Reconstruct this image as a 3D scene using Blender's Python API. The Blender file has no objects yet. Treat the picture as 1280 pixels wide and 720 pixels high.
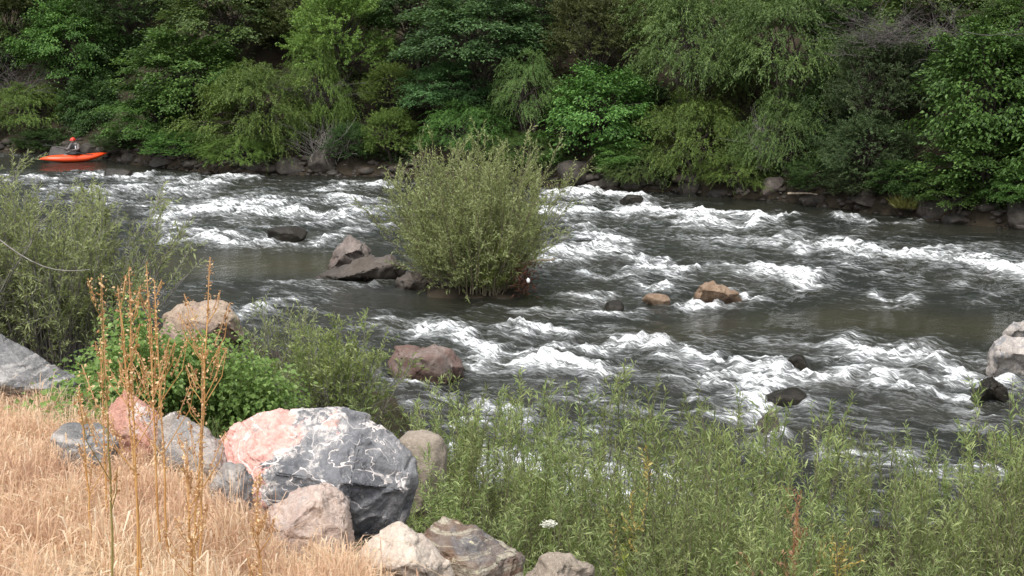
import bpy, math, random
import numpy as np
from mathutils import Vector

S = bpy.context.scene
COL = S.collection
R = math.radians
# ------------------------------------------------------------------ camera model (used to survey the place from the photo)
F, CAMH, PITCH = 1758.0, 5.0, R(10.13)
FW = np.array([0, math.cos(PITCH), -math.sin(PITCH)])
UP = np.array([0, math.sin(PITCH), math.cos(PITCH)])
RT = np.array([1.0, 0, 0])
def ray(px, py):
    return FW + RT * (px - 640) / F + UP * (360 - py) / F
def W(px, py, Y):                    # the point seen at a photo position, Y metres ahead
    d = ray(px, py); p = d * (Y / d[1]); return np.array([p[0], p[1], p[2] + CAMH])
def G(px, py, z=0.0):                # the point seen at a photo position, at height z
    d = ray(px, py); s = (z - CAMH) / d[2]; return np.array([d[0] * s, d[1] * s, z])
def proj(P):
    q = P - np.array([0, 0, CAMH]); dz = q @ FW
    return 640 + F * (q @ RT) / dz, 360 - F * (q @ UP) / dz

# ------------------------------------------------------------------ noise
_rs = np.random.RandomState(7)
_perm = np.concatenate([_rs.permutation(256)] * 3)
_g = _rs.normal(size=(256, 3)); _g /= np.linalg.norm(_g, axis=1)[:, None]
def perlin(P):
    P = np.asarray(P, float); i = np.floor(P).astype(int); f = P - i; i &= 255
    u = f * f * f * (f * (f * 6 - 15) + 10); out = 0
    for dx in (0, 1):
        for dy in (0, 1):
            for dz in (0, 1):
                h = _perm[_perm[_perm[i[:, 0] + dx] + ((i[:, 1] + dy) & 255)] + ((i[:, 2] + dz) & 255)]
                g = _g[h & 255]
                d = g[:, 0] * (f[:, 0] - dx) + g[:, 1] * (f[:, 1] - dy) + g[:, 2] * (f[:, 2] - dz)
                w = (u[:, 0] if dx else 1 - u[:, 0]) * (u[:, 1] if dy else 1 - u[:, 1]) * (u[:, 2] if dz else 1 - u[:, 2])
                out = out + w * d
    return out * 1.5
def fbm(P, o=4, gain=.5):
    a, s, t = 1.0, 1.0, 0
    for k in range(o):
        t = t + a * perlin(P * s + 13.7 * k); a *= gain; s *= 2.03
    return t
def p2(x, y, z=0.0):
    return np.stack([x, y, np.full_like(x, z)], 1)
def sstep(a, b, x):
    t = np.clip((x - a) / (b - a), 0, 1); return t * t * (3 - 2 * t)
def unit(v):
    return v / np.maximum(np.linalg.norm(v, axis=-1, keepdims=True), 1e-9)

# ------------------------------------------------------------------ mesh helpers
class MB:
    """collects vertices and faces for ONE mesh object"""
    def __init__(s): s.v, s.q, s.t, s.tint, s.n = [], [], [], [], 0
    def add(s, v, quads=None, tris=None, tint=0.5):
        v = np.asarray(v, float).reshape(-1, 3)
        if quads is not None and len(quads): s.q.append(np.asarray(quads, int).reshape(-1, 4) + s.n)
        if tris is not None and len(tris): s.t.append(np.asarray(tris, int).reshape(-1, 3) + s.n)
        s.v.append(v); s.tint.append(np.broadcast_to(np.asarray(tint, float), (len(v),)).copy()); s.n += len(v)
    def leaves(s, pos, ax, nr, L, Wd, tint, droop=0.0, fold=.18, mid=.45):
        n = len(pos); ax = unit(ax); side = unit(np.cross(ax, nr)); nr = np.cross(side, ax)
        L = np.broadcast_to(L, (n,))[:, None]; Wd = np.broadcast_to(Wd, (n,))[:, None]
        m = pos + ax * L * mid; dz = np.array([0, 0, -1.0])
        tip = pos + ax * L + dz * L * droop
        v = np.stack([pos, m + side * Wd * .5 + nr * Wd * fold, tip, m - side * Wd * .5 + nr * Wd * fold], 1).reshape(-1, 3)
        s.add(v, quads=np.arange(4 * n).reshape(-1, 4), tint=np.repeat(np.broadcast_to(tint, (n,)), 4))
    def tube(s, path, rad, k=5, tint=.5, cap=True):
        path = np.asarray(path, float); m = len(path); rad = np.broadcast_to(rad, (m,))
        tg = unit(np.gradient(path, axis=0)); ref = np.array([.31, .87, .2]) if abs(tg[0, 2]) > .8 else np.array([0, 0, 1.0])
        a = unit(np.cross(tg, ref)); b = np.cross(tg, a)
        th = np.arange(k) * 2 * math.pi / k
        v = path[:, None] + rad[:, None, None] * (a[:, None] * np.cos(th)[None, :, None] + b[:, None] * np.sin(th)[None, :, None])
        i = np.arange(m - 1)[:, None] * k; j = np.arange(k)[None]; j2 = (j + 1) % k
        q = np.stack([i + j, i + j2, i + k + j2, i + k + j], -1).reshape(-1, 4)
        s.add(v.reshape(-1, 3), quads=q, tint=tint)
    def build(s, name, mat, parent=None, smooth=False, attrs=None):
        me = bpy.data.meshes.new(name)
        v = np.concatenate(s.v); Q = np.concatenate(s.q) if s.q else np.zeros((0, 4), int); T = np.concatenate(s.t) if s.t else np.zeros((0, 3), int)
        me.vertices.add(len(v)); me.vertices.foreach_set('co', v.ravel())
        lp = np.concatenate([Q.ravel(), T.ravel()]); me.loops.add(len(lp)); me.loops.foreach_set('vertex_index', lp)
        st = np.concatenate([np.arange(len(Q)) * 4, len(Q) * 4 + np.arange(len(T)) * 3])
        me.polygons.add(len(st)); me.polygons.foreach_set('loop_start', st)
        me.polygons.foreach_set('use_smooth', np.full(len(st), smooth))
        me.update(calc_edges=True)
        at = me.attributes.new('tint', 'FLOAT', 'POINT'); at.data.foreach_set('value', np.concatenate(s.tint))
        for k, a in (attrs or {}).items():
            at = me.attributes.new(k, 'FLOAT', 'POINT'); at.data.foreach_set('value', np.asarray(a, float))
        if mat: me.materials.append(mat)
        o = bpy.data.objects.new(name, me); COL.objects.link(o)
        if parent: o.parent = parent
        return o
def tag(o, label=None, cat=None, group=None, kind=None):
    if label: o['label'] = label
    if cat: o['category'] = cat
    if group: o['group'] = group
    if kind: o['kind'] = kind
    return o
def thing(name, label, cat, loc=(0, 0, 0), rz=0, group=None, sc=1):
    o = bpy.data.objects.new(name, None); COL.objects.link(o); o.empty_display_size = .2
    o.location = tuple(float(a) for a in loc); o.rotation_euler = (0, 0, rz); o.scale = (sc, sc, sc)
    return tag(o, label, cat, group)
def dup(root, label, loc, rz, sc=(1, 1, 1)):
    r = root.copy(); COL.objects.link(r); r.location = tuple(float(a) for a in loc); r.rotation_euler = (0, 0, rz); r.scale = sc; r['label'] = label
    for ch in list(root.children):
        c = ch.copy(); COL.objects.link(c); c.parent = r
    return r

# ------------------------------------------------------------------ material helpers
class NT:
    def __init__(s, name):
        s.m = bpy.data.materials.new(name); s.m.use_nodes = True; s.t = s.m.node_tree; s.t.nodes.clear()
        s.out = s.t.nodes.new('ShaderNodeOutputMaterial')
    def n(s, ty, **kw):
        nd = s.t.nodes.new(ty)
        for k, v in kw.items():
            if k.startswith('i_'):
                nd.inputs[k[2:].replace('_', ' ')].default_value = v
            else: setattr(nd, k, v)
        return nd
    def l(s, a, b): s.t.links.new(a, b)
    def math(s, op, a, b=None, c=None, clamp=False):
        nd = s.n('ShaderNodeMath', operation=op); nd.use_clamp = clamp
        for i, x in enumerate((a, b, c)):
            if x is None: continue
            if isinstance(x, (int, float)): nd.inputs[i].default_value = x
            else: s.l(x, nd.inputs[i])
        return nd.outputs[0]
    def mapr(s, x, a, b, c=0, d=1, smooth=True):
        nd = s.n('ShaderNodeMapRange'); nd.interpolation_type = 'SMOOTHSTEP' if smooth else 'LINEAR'
        s.l(x, nd.inputs[0])
        for i, v in enumerate((a, b, c, d)): nd.inputs[i + 1].default_value = v
        return nd.outputs[0]
    def mix(s, f, a, b, mode='MIX'):
        nd = s.n('ShaderNodeMix', data_type='RGBA', blend_type=mode)
        for x, k in ((f, 0), (a, 6), (b, 7)):
            if isinstance(x, (int, float)): nd.inputs[k].default_value = x
            elif isinstance(x, tuple): nd.inputs[k].default_value = (*x, 1)
            else: s.l(x, nd.inputs[k])
        return nd.outputs[2]
    def noise(s, scale, detail=4, rough=.55, vec=None, dist=0):
        nd = s.n('ShaderNodeTexNoise'); nd.inputs['Scale'].default_value = scale; nd.inputs['Detail'].default_value = detail
        nd.inputs['Roughness'].default_value = rough; nd.inputs['Distortion'].default_value = dist
        if vec is not None: s.l(vec, nd.inputs['Vector'])
        return nd.outputs['Fac']
    def obj(s): return s.n('ShaderNodeTexCoord').outputs['Object']
    def mapping(s, vec, rot=(0, 0, 0), scale=(1, 1, 1), loc=(0, 0, 0)):
        nd = s.n('ShaderNodeMapping'); s.l(vec, nd.inputs[0]); nd.inputs['Rotation'].default_value = rot
        nd.inputs['Scale'].default_value = scale; nd.inputs['Location'].default_value = loc; return nd.outputs[0]
    def attr(s, name): return s.n('ShaderNodeAttribute', attribute_name=name).outputs['Fac']
    def bump(s, h, strength=.5, dist=.02):
        nd = s.n('ShaderNodeBump'); nd.inputs['Strength'].default_value = strength; nd.inputs['Distance'].default_value = dist
        s.l(h, nd.inputs['Height']); return nd.outputs[0]
    def bsdf(s, col, rough=.6, spec=.4, normal=None):
        b = s.n('ShaderNodeBsdfPrincipled')
        if isinstance(col, tuple): b.inputs['Base Color'].default_value = (*col, 1)
        else: s.l(col, b.inputs['Base Color'])
        if isinstance(rough, (int, float)): b.inputs['Roughness'].default_value = rough
        else: s.l(rough, b.inputs['Roughness'])
        b.inputs['Specular IOR Level'].default_value = spec
        if normal is not None: s.l(normal, b.inputs['Normal'])
        return b.outputs[0]
    def done(s, sh): s.l(sh, s.out.inputs[0]); return s.m
def leaf_mat(name, a, b, c, trans=.3, var=.25, rough=.5):
    t = NT(name); ti = t.attr('tint')
    rp = t.n('ShaderNodeValToRGB'); e = rp.color_ramp.elements
    e[0].color = (*a, 1); e[0].position = .1; e[1].color = (*c, 1); e[1].position = .95
    m = e.new(.55); m.color = (*b, 1); t.l(ti, rp.inputs[0])
    oi = t.n('ShaderNodeObjectInfo').outputs['Random']
    hs = t.n('ShaderNodeHueSaturation'); t.l(rp.outputs[0], hs.inputs['Color'])
    t.l(t.mapr(oi, 0, 1, .5 - .05 * var, .5 + .03 * var, False), hs.inputs['Hue']); t.l(t.mapr(oi, 0, 1, 1 - var, 1 + var, False), hs.inputs['Value'])
    col = hs.outputs[0]
    s = t.bsdf(col, rough, .3)
    tr = t.n('ShaderNodeBsdfTranslucent'); t.l(t.mix(.5, col, t.mix(1.0, col, (1.6, 1.5, .7), 'MULTIPLY')), tr.inputs[0])
    mx = t.n('ShaderNodeMixShader'); mx.inputs[0].default_value = trans; t.l(s, mx.inputs[1]); t.l(tr.outputs[0], mx.inputs[2])
    return t.done(mx.outputs[0])
def bark_mat(name, a, b):
    t = NT(name); o = t.obj(); f = t.noise(14, 5, .65, t.mapping(o, scale=(1, 1, .3)))
    return t.done(t.bsdf(t.mix(t.mapr(f, .3, .7), a, b), .85, .2, t.bump(f, .5, .02)))
def plain_mat(name, col, rough=.5, spec=.5, var=.12, scale=6):
    t = NT(name); f = t.noise(scale, 4, .6, t.obj())
    return t.done(t.bsdf(t.mix(f, tuple(c * (1 - var) for c in col), tuple(c * (1 + var) for c in col)), rough, spec))

# ------------------------------------------------------------------ the lie of the land
NS = np.array([(-80, 62), (-40, 44), (-18, 31), (-8, 25.5), (-5, 23.6), (-3, 21.6), (-1.8, 19.6), (-1, 17.2), (-.3, 15.4), (2, 13.6), (5, 14.3), (6.6, 17), (8, 20.2), (12, 22), (30, 18), (80, 5)], float)
NT_ = np.array([(-80, 34), (-20, 18), (-6, 11), (-3.5, 9.5), (-2, 7.9), (-1, 6.3), (-.4, 5.6), (0, 5.0), (1, 4.0), (3, 2.5), (10, .5), (80, -20)], float)
FS = np.array([(-90, 92), (-40, 69), (-24, 63), (-18.5, 60.5), (-15.2, 56.6), (-11.2, 52.4), (-4.7, 51.4), (1.6, 46.8), (5.3, 45.6), (8.8, 43.2), (11.3, 39.2), (13.6, 36.9), (30, 27), (90, 0)], float)
def ys(x): return np.interp(x, NS[:, 0], NS[:, 1])
def yt(x): return np.interp(x, NT_[:, 0], NT_[:, 1])
def yf(x): return np.interp(x, FS[:, 0], FS[:, 1])
ISL = G(600, 362)
def ground_z(x, y):
    x = np.asarray(x, float); y = np.asarray(y, float)
    a, b = yt(x), ys(x); t = (y - a) / np.maximum(b - a, .5)
    slope = np.interp(t, [0, .05, .15, .35, .6, 1, 1.15, 1.5], [2.64, 2.4, 1.9, 1.2, .6, -.02, -.45, -.8])
    plat = 2.64 + np.clip((a - y) * .115, 0, .72) + np.clip((a - y - 7) * .02, 0, 2)
    near = np.where(t < 0, plat, slope)
    d = y - yf(x)
    far = np.interp(d, [-9, -3, -.6, 0, .25, .9, 1.8, 4, 12, 40, 110], [-.85, -.7, -.3, -.02, .35, .62, 1.0, 2.5, 8.2, 29, 70])
    z = np.where(d > -9, np.maximum(far, np.where(t > 1.5, -.8, near)), near)
    z = np.maximum(z, -.8 + 1.0 * np.exp(-((x - ISL[0] + .05) / 1.35) ** 4 - ((y - ISL[1]) / 1.25) ** 4))
    return z
def gz1(x, y): return float(ground_z(np.array([x]), np.array([y]))[0])
def fbase(px, off):                     # a point on the far slope, off metres behind the waterline
    Y = 48.0
    for _ in range(40): Y = .5 * Y + .5 * (float(yf((px - 640) / F * Y)) + off)
    return (px - 640) / F * Y, Y

def span(*segs):
    out = [np.arange(a, b, s) for a, b, s in segs]; return np.concatenate(out + [[segs[-1][1]]])
def grid(xs, yv):
    X, Y = np.meshgrid(xs, yv); nx, ny = len(xs), len(yv)
    i = np.arange(ny - 1)[:, None] * nx + np.arange(nx - 1)[None]
    return X.ravel(), Y.ravel(), np.stack([i, i + 1, i + nx + 1, i + nx], -1).reshape(-1, 4)

# ground sheet
gx, gy, gq = grid(span((-400, -90, 20), (-90, -24, 1.5), (-24, -8, .3), (-8, 4, .09), (4, 18, .3), (18, 90, 1.5), (90, 400, 20)),
                  span((-120, -10, 6), (-10, 2, .6), (2, 13, .09), (13, 34, .3), (34, 75, .3), (75, 140, 3), (140, 420, 20)))
gzv = ground_z(gx, gy)
rough = fbm(p2(gx * .9, gy * .9, 3.3), 4)
gzv = gzv + rough * np.where(gy > yf(gx) - 1, .22, np.where(gy < yt(gx), .035, .10))
thatch = sstep(.35, -.1, gy - yt(gx) + .25 * rough)
t = NT('bank_soil'); o = t.obj()
n1 = t.noise(1.3, 6, .6, o); n2 = t.noise(22, 5, .7, o); n3 = t.noise(90, 3, .7, o)
soil = t.mix(t.mapr(n1, .3, .7), (.022, .018, .013), (.06, .048, .034)); soil = t.mix(t.mapr(n2, .58, .78), soil, (.12, .10, .075))
straw = t.mix(t.mapr(n3, .35, .65), (.38, .26, .175), (.62, .48, .34)); straw = t.mix(t.mapr(n2, .5, .7), straw, (.46, .32, .23))
m_ground = t.done(t.bsdf(t.mix(t.attr('thatch'), soil, straw), .95, .1, t.bump(t.math('ADD', n2, n3), .6, .03)))
mb = MB(); mb.add(np.stack([gx, gy, gzv], 1), quads=gq)
tag(mb.build('ground', m_ground, smooth=True, attrs={'thatch': thatch}), 'sloping earth banks and river bed', 'ground', kind='structure')

# ------------------------------------------------------------------ water
FOAM = [  # survey of the white water: photo polyline, half height in photo pixels, strength
 ([(0, 222), (60, 226)], 3.6, 0.69),
 ([(55, 236), (150, 242)], 4.3, 0.65),
 ([(110, 218), (190, 222), (262, 234)], 4.3, 0.77),
 ([(150, 236), (250, 240)], 5.8, 0.77),
 ([(225, 224), (262, 230)], 5.8, 0.86),
 ([(205, 274), (270, 258), (330, 252)], 7.2, 0.9),
 ([(255, 262), (400, 268), (485, 262)], 5.8, 0.86),
 ([(330, 250), (480, 250)], 3.6, 0.73),
 ([(210, 290), (345, 300)], 4.3, 0.69),
 ([(205, 303), (395, 309)], 2.9, 0.86),
 ([(400, 238), (440, 230), (485, 232)], 3.6, 0.86),
 ([(275, 222), (330, 220)], 2.2, 0.77),
 ([(370, 280), (425, 276)], 3.6, 0.69),
 ([(390, 306), (425, 300)], 3.6, 0.77),
 ([(300, 282), (360, 286)], 2.9, 0.6),
 ([(420, 288), (500, 282)], 2.9, 0.52),
 ([(60, 250), (210, 256)], 4.3, 0.52),
 ([(690, 246), (740, 242), (792, 248)], 6, 1),
 ([(690, 264), (760, 266), (830, 262)], 6, 1.05),
 ([(805, 258), (868, 274), (935, 278), (972, 270)], 6, 1.15),
 ([(735, 290), (778, 306)], 7, 0.9),
 ([(690, 318), (780, 312)], 8, 0.85),
 ([(735, 342), (800, 344)], 6, 0.7),
 ([(785, 328), (822, 328), (848, 340)], 6, 1.1),
 ([(720, 296), (760, 298)], 5, 0.8),
 ([(870, 296), (965, 304)], 7, 0.72),
 ([(1040, 273), (1085, 275)], 3, 0.9),
 ([(1100, 277), (1140, 278)], 3, 0.6),
 ([(1010, 308), (1100, 316), (1180, 324), (1290, 340)], 7, 1.0),
 ([(990, 298), (1080, 304)], 5, 0.7),
 ([(1180, 312), (1290, 322)], 5, 0.65),
 ([(950, 340), (985, 345), (1022, 352)], 8, 1.1),
 ([(1100, 372), (1132, 376)], 4, 0.8),
 ([(1190, 352), (1225, 356)], 4, 0.7),
 ([(1220, 375), (1250, 372)], 3, 0.5),
 ([(920, 364), (938, 372), (880, 380), (850, 377)], 4, 1.0),
 ([(800, 360), (832, 362)], 5, 1.0),
 ([(845, 332), (925, 338)], 4, 0.5),
 ([(640, 410), (704, 413)], 5, 1.1),
 ([(655, 436), (740, 432), (815, 428)], 7, 1.1),
 ([(528, 412), (570, 416), (600, 432), (612, 450)], 9, 1.1),
 ([(660, 458), (748, 466)], 8, 0.95),
 ([(480, 400), (570, 404)], 6, 0.65),
 ([(700, 388), (800, 396)], 7, 0.62),
 ([(690, 372), (760, 372)], 6, 0.6),
 ([(828, 444), (900, 452), (960, 468)], 6, 0.95),
 ([(890, 470), (950, 480), (940, 512)], 12, 1.05),
 ([(955, 458), (1012, 472), (1062, 476)], 7, 0.9),
 ([(1070, 438), (1140, 446), (1200, 462), (1245, 484)], 10, 0.98),
 ([(1050, 462), (1150, 474)], 7, 0.72),
 ([(1100, 490), (1160, 496), (1225, 502)], 7, 1.05),
 ([(1105, 480), (1230, 470)], 10, 0.8),
 ([(600, 506), (655, 520)], 8, 1),
 ([(555, 532), (600, 524)], 5, 0.7),
 ([(515, 546), (560, 552)], 5, 0.85),
 ([(595, 588), (690, 592), (780, 606)], 26, 1.0),
 ([(780, 600), (840, 610)], 14, 0.9),
 ([(920, 520), (965, 548)], 10, 0.9),
 ([(1195, 520), (1240, 532)], 6, 0.7),
 ([(1040, 560), (1130, 580)], 8, 0.6),
 ([(290, 392), (380, 374)], 5, 0.6),
 ([(330, 360), (460, 352)], 4, 0.5),
 ([(470, 470), (540, 486)], 4, 0.55),
 ([(500, 500), (570, 500)], 4, 0.5),
 ([(700, 500), (800, 520)], 6, 0.55),
 ([(1150, 590), (1290, 600)], 10, 0.7),
 ([(930, 420), (1010, 430)], 4, 0.45),
 ([(1060, 330), (1130, 345)], 5, 0.5),
 ([(610, 385), (700, 392)], 5, 0.55),
 ([(700, 455), (755, 490)], 5, 0.7),
 ([(1000, 500), (1060, 510)], 4, 0.5),
 ([(830, 470), (880, 500)], 5, 0.55)]
CALM = [([(215, 330), (400, 332)], 14, 1.0), ([(0, 204), (300, 212), (480, 222)], 6, .8), ([(900, 250), (1280, 290)], 10, .7), ([(480, 378), (680, 378)], 14, .6), ([(1030, 395), (1240, 410)], 18, .75), ([(830, 410), (960, 400)], 14, .5)]
def strokes(lst, PX, PY, soft):
    out = np.zeros(len(PX))
    for pts, w, s in lst:
        pts = np.array(pts, float); pad = w * 6 + 30
        m = np.where((PX > pts[:, 0].min() - pad) & (PX < pts[:, 0].max() + pad) & (PY > pts[:, 1].min() - pad) & (PY < pts[:, 1].max() + pad))[0]
        if not len(m): continue
        best = np.full(len(m), 1e9)
        for a, b in zip(pts[:-1], pts[1:]):
            d = b - a; t = np.clip(((PX[m] - a[0]) * d[0] + (PY[m] - a[1]) * d[1]) / (d @ d), 0, 1)
            ex = (PX[m] - a[0] - t * d[0]) * .38; ey = PY[m] - a[1] - t * d[1]
            best = np.minimum(best, np.hypot(ex, ey))
        out[m] = np.maximum(out[m], s * np.exp(-(best / (w * soft)) ** 2))
    return out
wx, wy, wq = grid(span((-300, -70, 15), (-70, -25, .6), (-25, 20, .06), (20, 70, .6), (70, 300, 15)),
                  np.concatenate([np.arange(2, 11.5, .6), np.cumsum(np.concatenate([[11.5], np.linspace(.045, .15, 480)])), np.arange(59.2, 130, 1.2)]))
PX, PY = proj(np.stack([wx, wy, np.zeros_like(wx)], 1))
wz = np.full_like(wx, 0.0)
wu = wx * .89 - wy * .455; wv = wx * .455 + wy * .89
jx = 26 * fbm(p2(wu * .6, wv * .6, 41.), 3); jy = 8 * fbm(p2(wu * .8, wv * .8, 57.), 4, .6) * 28 / np.maximum(wy, 10)
FO = strokes(FOAM, PX + jx, PY + jy, 1.0); FB = strokes(FOAM, PX + jx, PY + jy, 2.3); CA = strokes(CALM, PX, PY, 1.2)
turb = np.clip(.35 + .75 * FB - .55 * CA, .06, 1.1)
w1 = fbm(p2(wu * .55, wv * .33, 1.), 2); w2 = perlin(p2(wu * 1.35 + .4 * w1, wv * .75, 5.)); w3 = 1 - 2 * np.abs(perlin(p2(wu * 2.3 + w2 * .5, wv * 1.3, 9.)))
w4 = fbm(p2(wu * 4.4, wv * 3.1, 11.), 3); w5 = 1 - 2 * np.abs(perlin(p2(wu * 5.6 + w2, wv * 3.6, 15.)))
wz = turb * (.12 * w1 + .12 * w2 + .055 * w3 + .045 * w4 + .02 * w5) + .085 * FO * (.6 + .9 * w2) - .03
fine = fbm(p2(wu * 7, wv * 5.5, 23.), 3); wz = wz + sstep(.3, .9, FO) * fine * .075
crest = .30 * w2 + .34 * w3 + .22 * w4 + .12 * w5
foam = FO * .44 + .64 * crest * np.clip(turb, .1, 1) + .12 * (FB - .55) - .30 * CA + .10 * w1
wet = FB
t = NT('river_water'); o = t.obj(); mp = t.mapping(o, rot=(0, 0, R(27)), scale=(1, 1, 1))
st = t.mapping(mp, scale=(1.7, 6.8, 3)); st2 = t.mapping(mp, scale=(6, 17, 6))
na = t.noise(1.0, 6, .66, st, 1.4); nb = t.noise(1.0, 4, .68, st2, 1.0); ne = t.noise(1.0, 4, .6, t.mapping(mp, scale=(.8, 2.1, 1)), 1.0)
fa = t.attr('foam')
fm = t.math('ADD', fa, t.math('ADD', t.math('ADD', t.math('MULTIPLY', t.math('SUBTRACT', na, .5), 1.85), t.math('MULTIPLY', t.math('SUBTRACT', ne, .5), 1.2)), t.math('MULTIPLY', t.math('SUBTRACT', nb, .5), 1.1)))
mask = t.mapr(fm, .33, .82); thin = t.math('MULTIPLY', t.mapr(fm, .0, .5), .30)
mk = t.math('MAXIMUM', mask, thin)
deep = t.mix(t.mapr(t.noise(.5, 3, .5, o), .35, .65), (.012, .014, .011), (.025, .025, .018)); deep = t.mix(t.attr('shallow'), deep, (.042, .038, .014))
hb = t.math('ADD', t.math('MULTIPLY', nb, .6), t.noise(1.0, 5, .6, t.mapping(mp, scale=(3.2, 6, 3)), .5))
bw = t.bump(hb, .85, .06); bf = t.bump(t.math('ADD', na, nb), .8, .08)
wat = t.bsdf(deep, t.math('ADD', .10, t.math('MULTIPLY', thin, .3)), .5, bw)
fo = t.bsdf(t.mix(t.mapr(t.math('ADD', fm, t.math('MULTIPLY', nb, .6)), .45, 1.15), (.42, .45, .45), (.84, .86, .87)), .75, .25, bf)
mx = t.n('ShaderNodeMixShader'); t.l(mk, mx.inputs[0]); t.l(wat, mx.inputs[1]); t.l(fo, mx.inputs[2])
m_water = t.done(mx.outputs[0])
mb = MB(); mb.add(np.stack([wx, wy, wz], 1), quads=wq)
shal = np.maximum(strokes([([(215, 328), (400, 330)], 14, .9), ([(1040, 398), (1230, 412)], 16, .6), ([(830, 415), (960, 402)], 14, .35)], PX, PY, 1.1), 0)
tag(mb.build('river', m_water, smooth=True, attrs={'foam': foam, 'shallow': shal}), 'dark river broken into white rapids', 'river', kind='structure')

# ------------------------------------------------------------------ rocks
def ico(n):
    import bmesh
    bm = bmesh.new(); bmesh.ops.create_icosphere(bm, subdivisions=n, radius=1)
    v = np.array([x.co[:] for x in bm.verts]); f = np.array([[a.index for a in q.verts] for q in bm.faces]); bm.free(); return v, f
ICO = {n: ico(n) for n in (3, 4, 5, 6)}
def rock_mat(name, cols, vein=None, vw=.02, vs=2.0, patch=None, patch_pos=None, spot=None, scale=3.0, layer=None, wet=False, rough=.85):
    t = NT(name); o = t.obj()
    n1 = t.noise(scale, 7, .62, o, .4); n2 = t.noise(scale * 9, 5, .7, o); n3 = t.noise(scale * 30, 3, .7, o)
    c = t.mix(t.mapr(n1, .32, .68), cols[0], cols[1])
    if len(cols) > 2: c = t.mix(t.mapr(t.noise(scale * .8, 5, .6, t.mapping(o, loc=(7, 3, 1)), .6), .48, .62), c, cols[2])
    if layer:
        lw = t.noise(scale * 1.1, 6, .6, t.mapping(o, rot=layer[1], scale=(.5, .5, 9)), .3); c = t.mix(t.mapr(lw, .5, .62), c, layer[0])
    c = t.mix(t.math('MULTIPLY', t.mapr(n2, .35, .7), .45), c, tuple(x * .45 for x in cols[0]))
    c = t.mix(t.math('MULTIPLY', t.mapr(n3, .56, .72), .5), c, tuple(min(.8, x * 1.7 + .03) for x in cols[1]))
    if patch:
        sx = t.n('ShaderNodeSeparateXYZ'); t.l(o, sx.inputs[0]); g = 0.0
        for ax, k in zip('XYZ', patch_pos[0]): g = t.math('ADD', g, t.math('MULTIPLY', sx.outputs[ax], k))
        g = t.math('ADD', t.math('ADD', g, patch_pos[1]), t.math('MULTIPLY', t.math('SUBTRACT', t.noise(scale * .9, 7, .68, o, .5), .5), 3.4))
        pm = t.mapr(g, -.05, .06); c = t.mix(t.math('MULTIPLY', t.mapr(g, -.38, -.05), t.mapr(n2, .42, .56)), c, (.62, .58, .55)); c = t.mix(pm, c, t.mix(t.mapr(n2, .3, .7), patch, tuple(min(.8, x * 1.45 + .03) for x in patch)))
    if vein:
        vw_ = t.noise(vs * 3, 3, .6, t.mapping(o, loc=(3, 3, 8)))
        for k, (s_, w_, lo) in enumerate(((vs, vw, (0, 0, 0)), (vs * 2.3, vw * 1.1, (4, 9, 2)))):
            d = t.math('ABSOLUTE', t.math('SUBTRACT', t.noise(s_, 3, .5, t.mapping(o, loc=lo, scale=(1, 1, 1.3)), .35), .5))
            brk = t.mapr(t.noise(s_ * 1.2, 2, .5, t.mapping(o, loc=(lo[1], 1, 5))), .42, .55)
            vm = t.math('MULTIPLY', t.mapr(t.math('DIVIDE', d, t.math('MAXIMUM', t.math('MULTIPLY', t.math('SUBTRACT', vw_, .30), w_ * 5), .0006)), .6, 1.1, 1, 0), brk); vm = t.math('MULTIPLY', vm, t.mapr(n2, .2, .45)); c = t.mix(vm, c, vein)
    if spot:
        c = t.mix(t.mapr(t.noise(scale * 4, 6, .7, t.mapping(o, loc=(1, 8, 4)), .4), .58, .66), c, spot)
    if wet:                               # the river keeps the lower part wet
        sx = t.n('ShaderNodeNewGeometry'); sp = t.n('ShaderNodeSeparateXYZ'); t.l(sx.outputs['Position'], sp.inputs[0])
        wm = t.mapr(t.math('ADD', sp.outputs['Z'], t.math('MULTIPLY', n1, .2)), wet + .05, wet + .22, 1, 0)
        c = t.mix(wm, c, t.mix(1.0, c, (.42, .40, .38), 'MULTIPLY')); rg = t.math('SUBTRACT', rough, t.math('MULTIPLY', wm, rough - .28))
    else: rg = rough
    h = t.math('ADD', t.math('MULTIPLY', n1, .8), t.math('ADD', t.math('MULTIPLY', n2, .35), t.math('MULTIPLY', n3, .12)))
    return t.done(t.bsdf(c, rg, .3, t.bump(h, .9, .05)))
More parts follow.
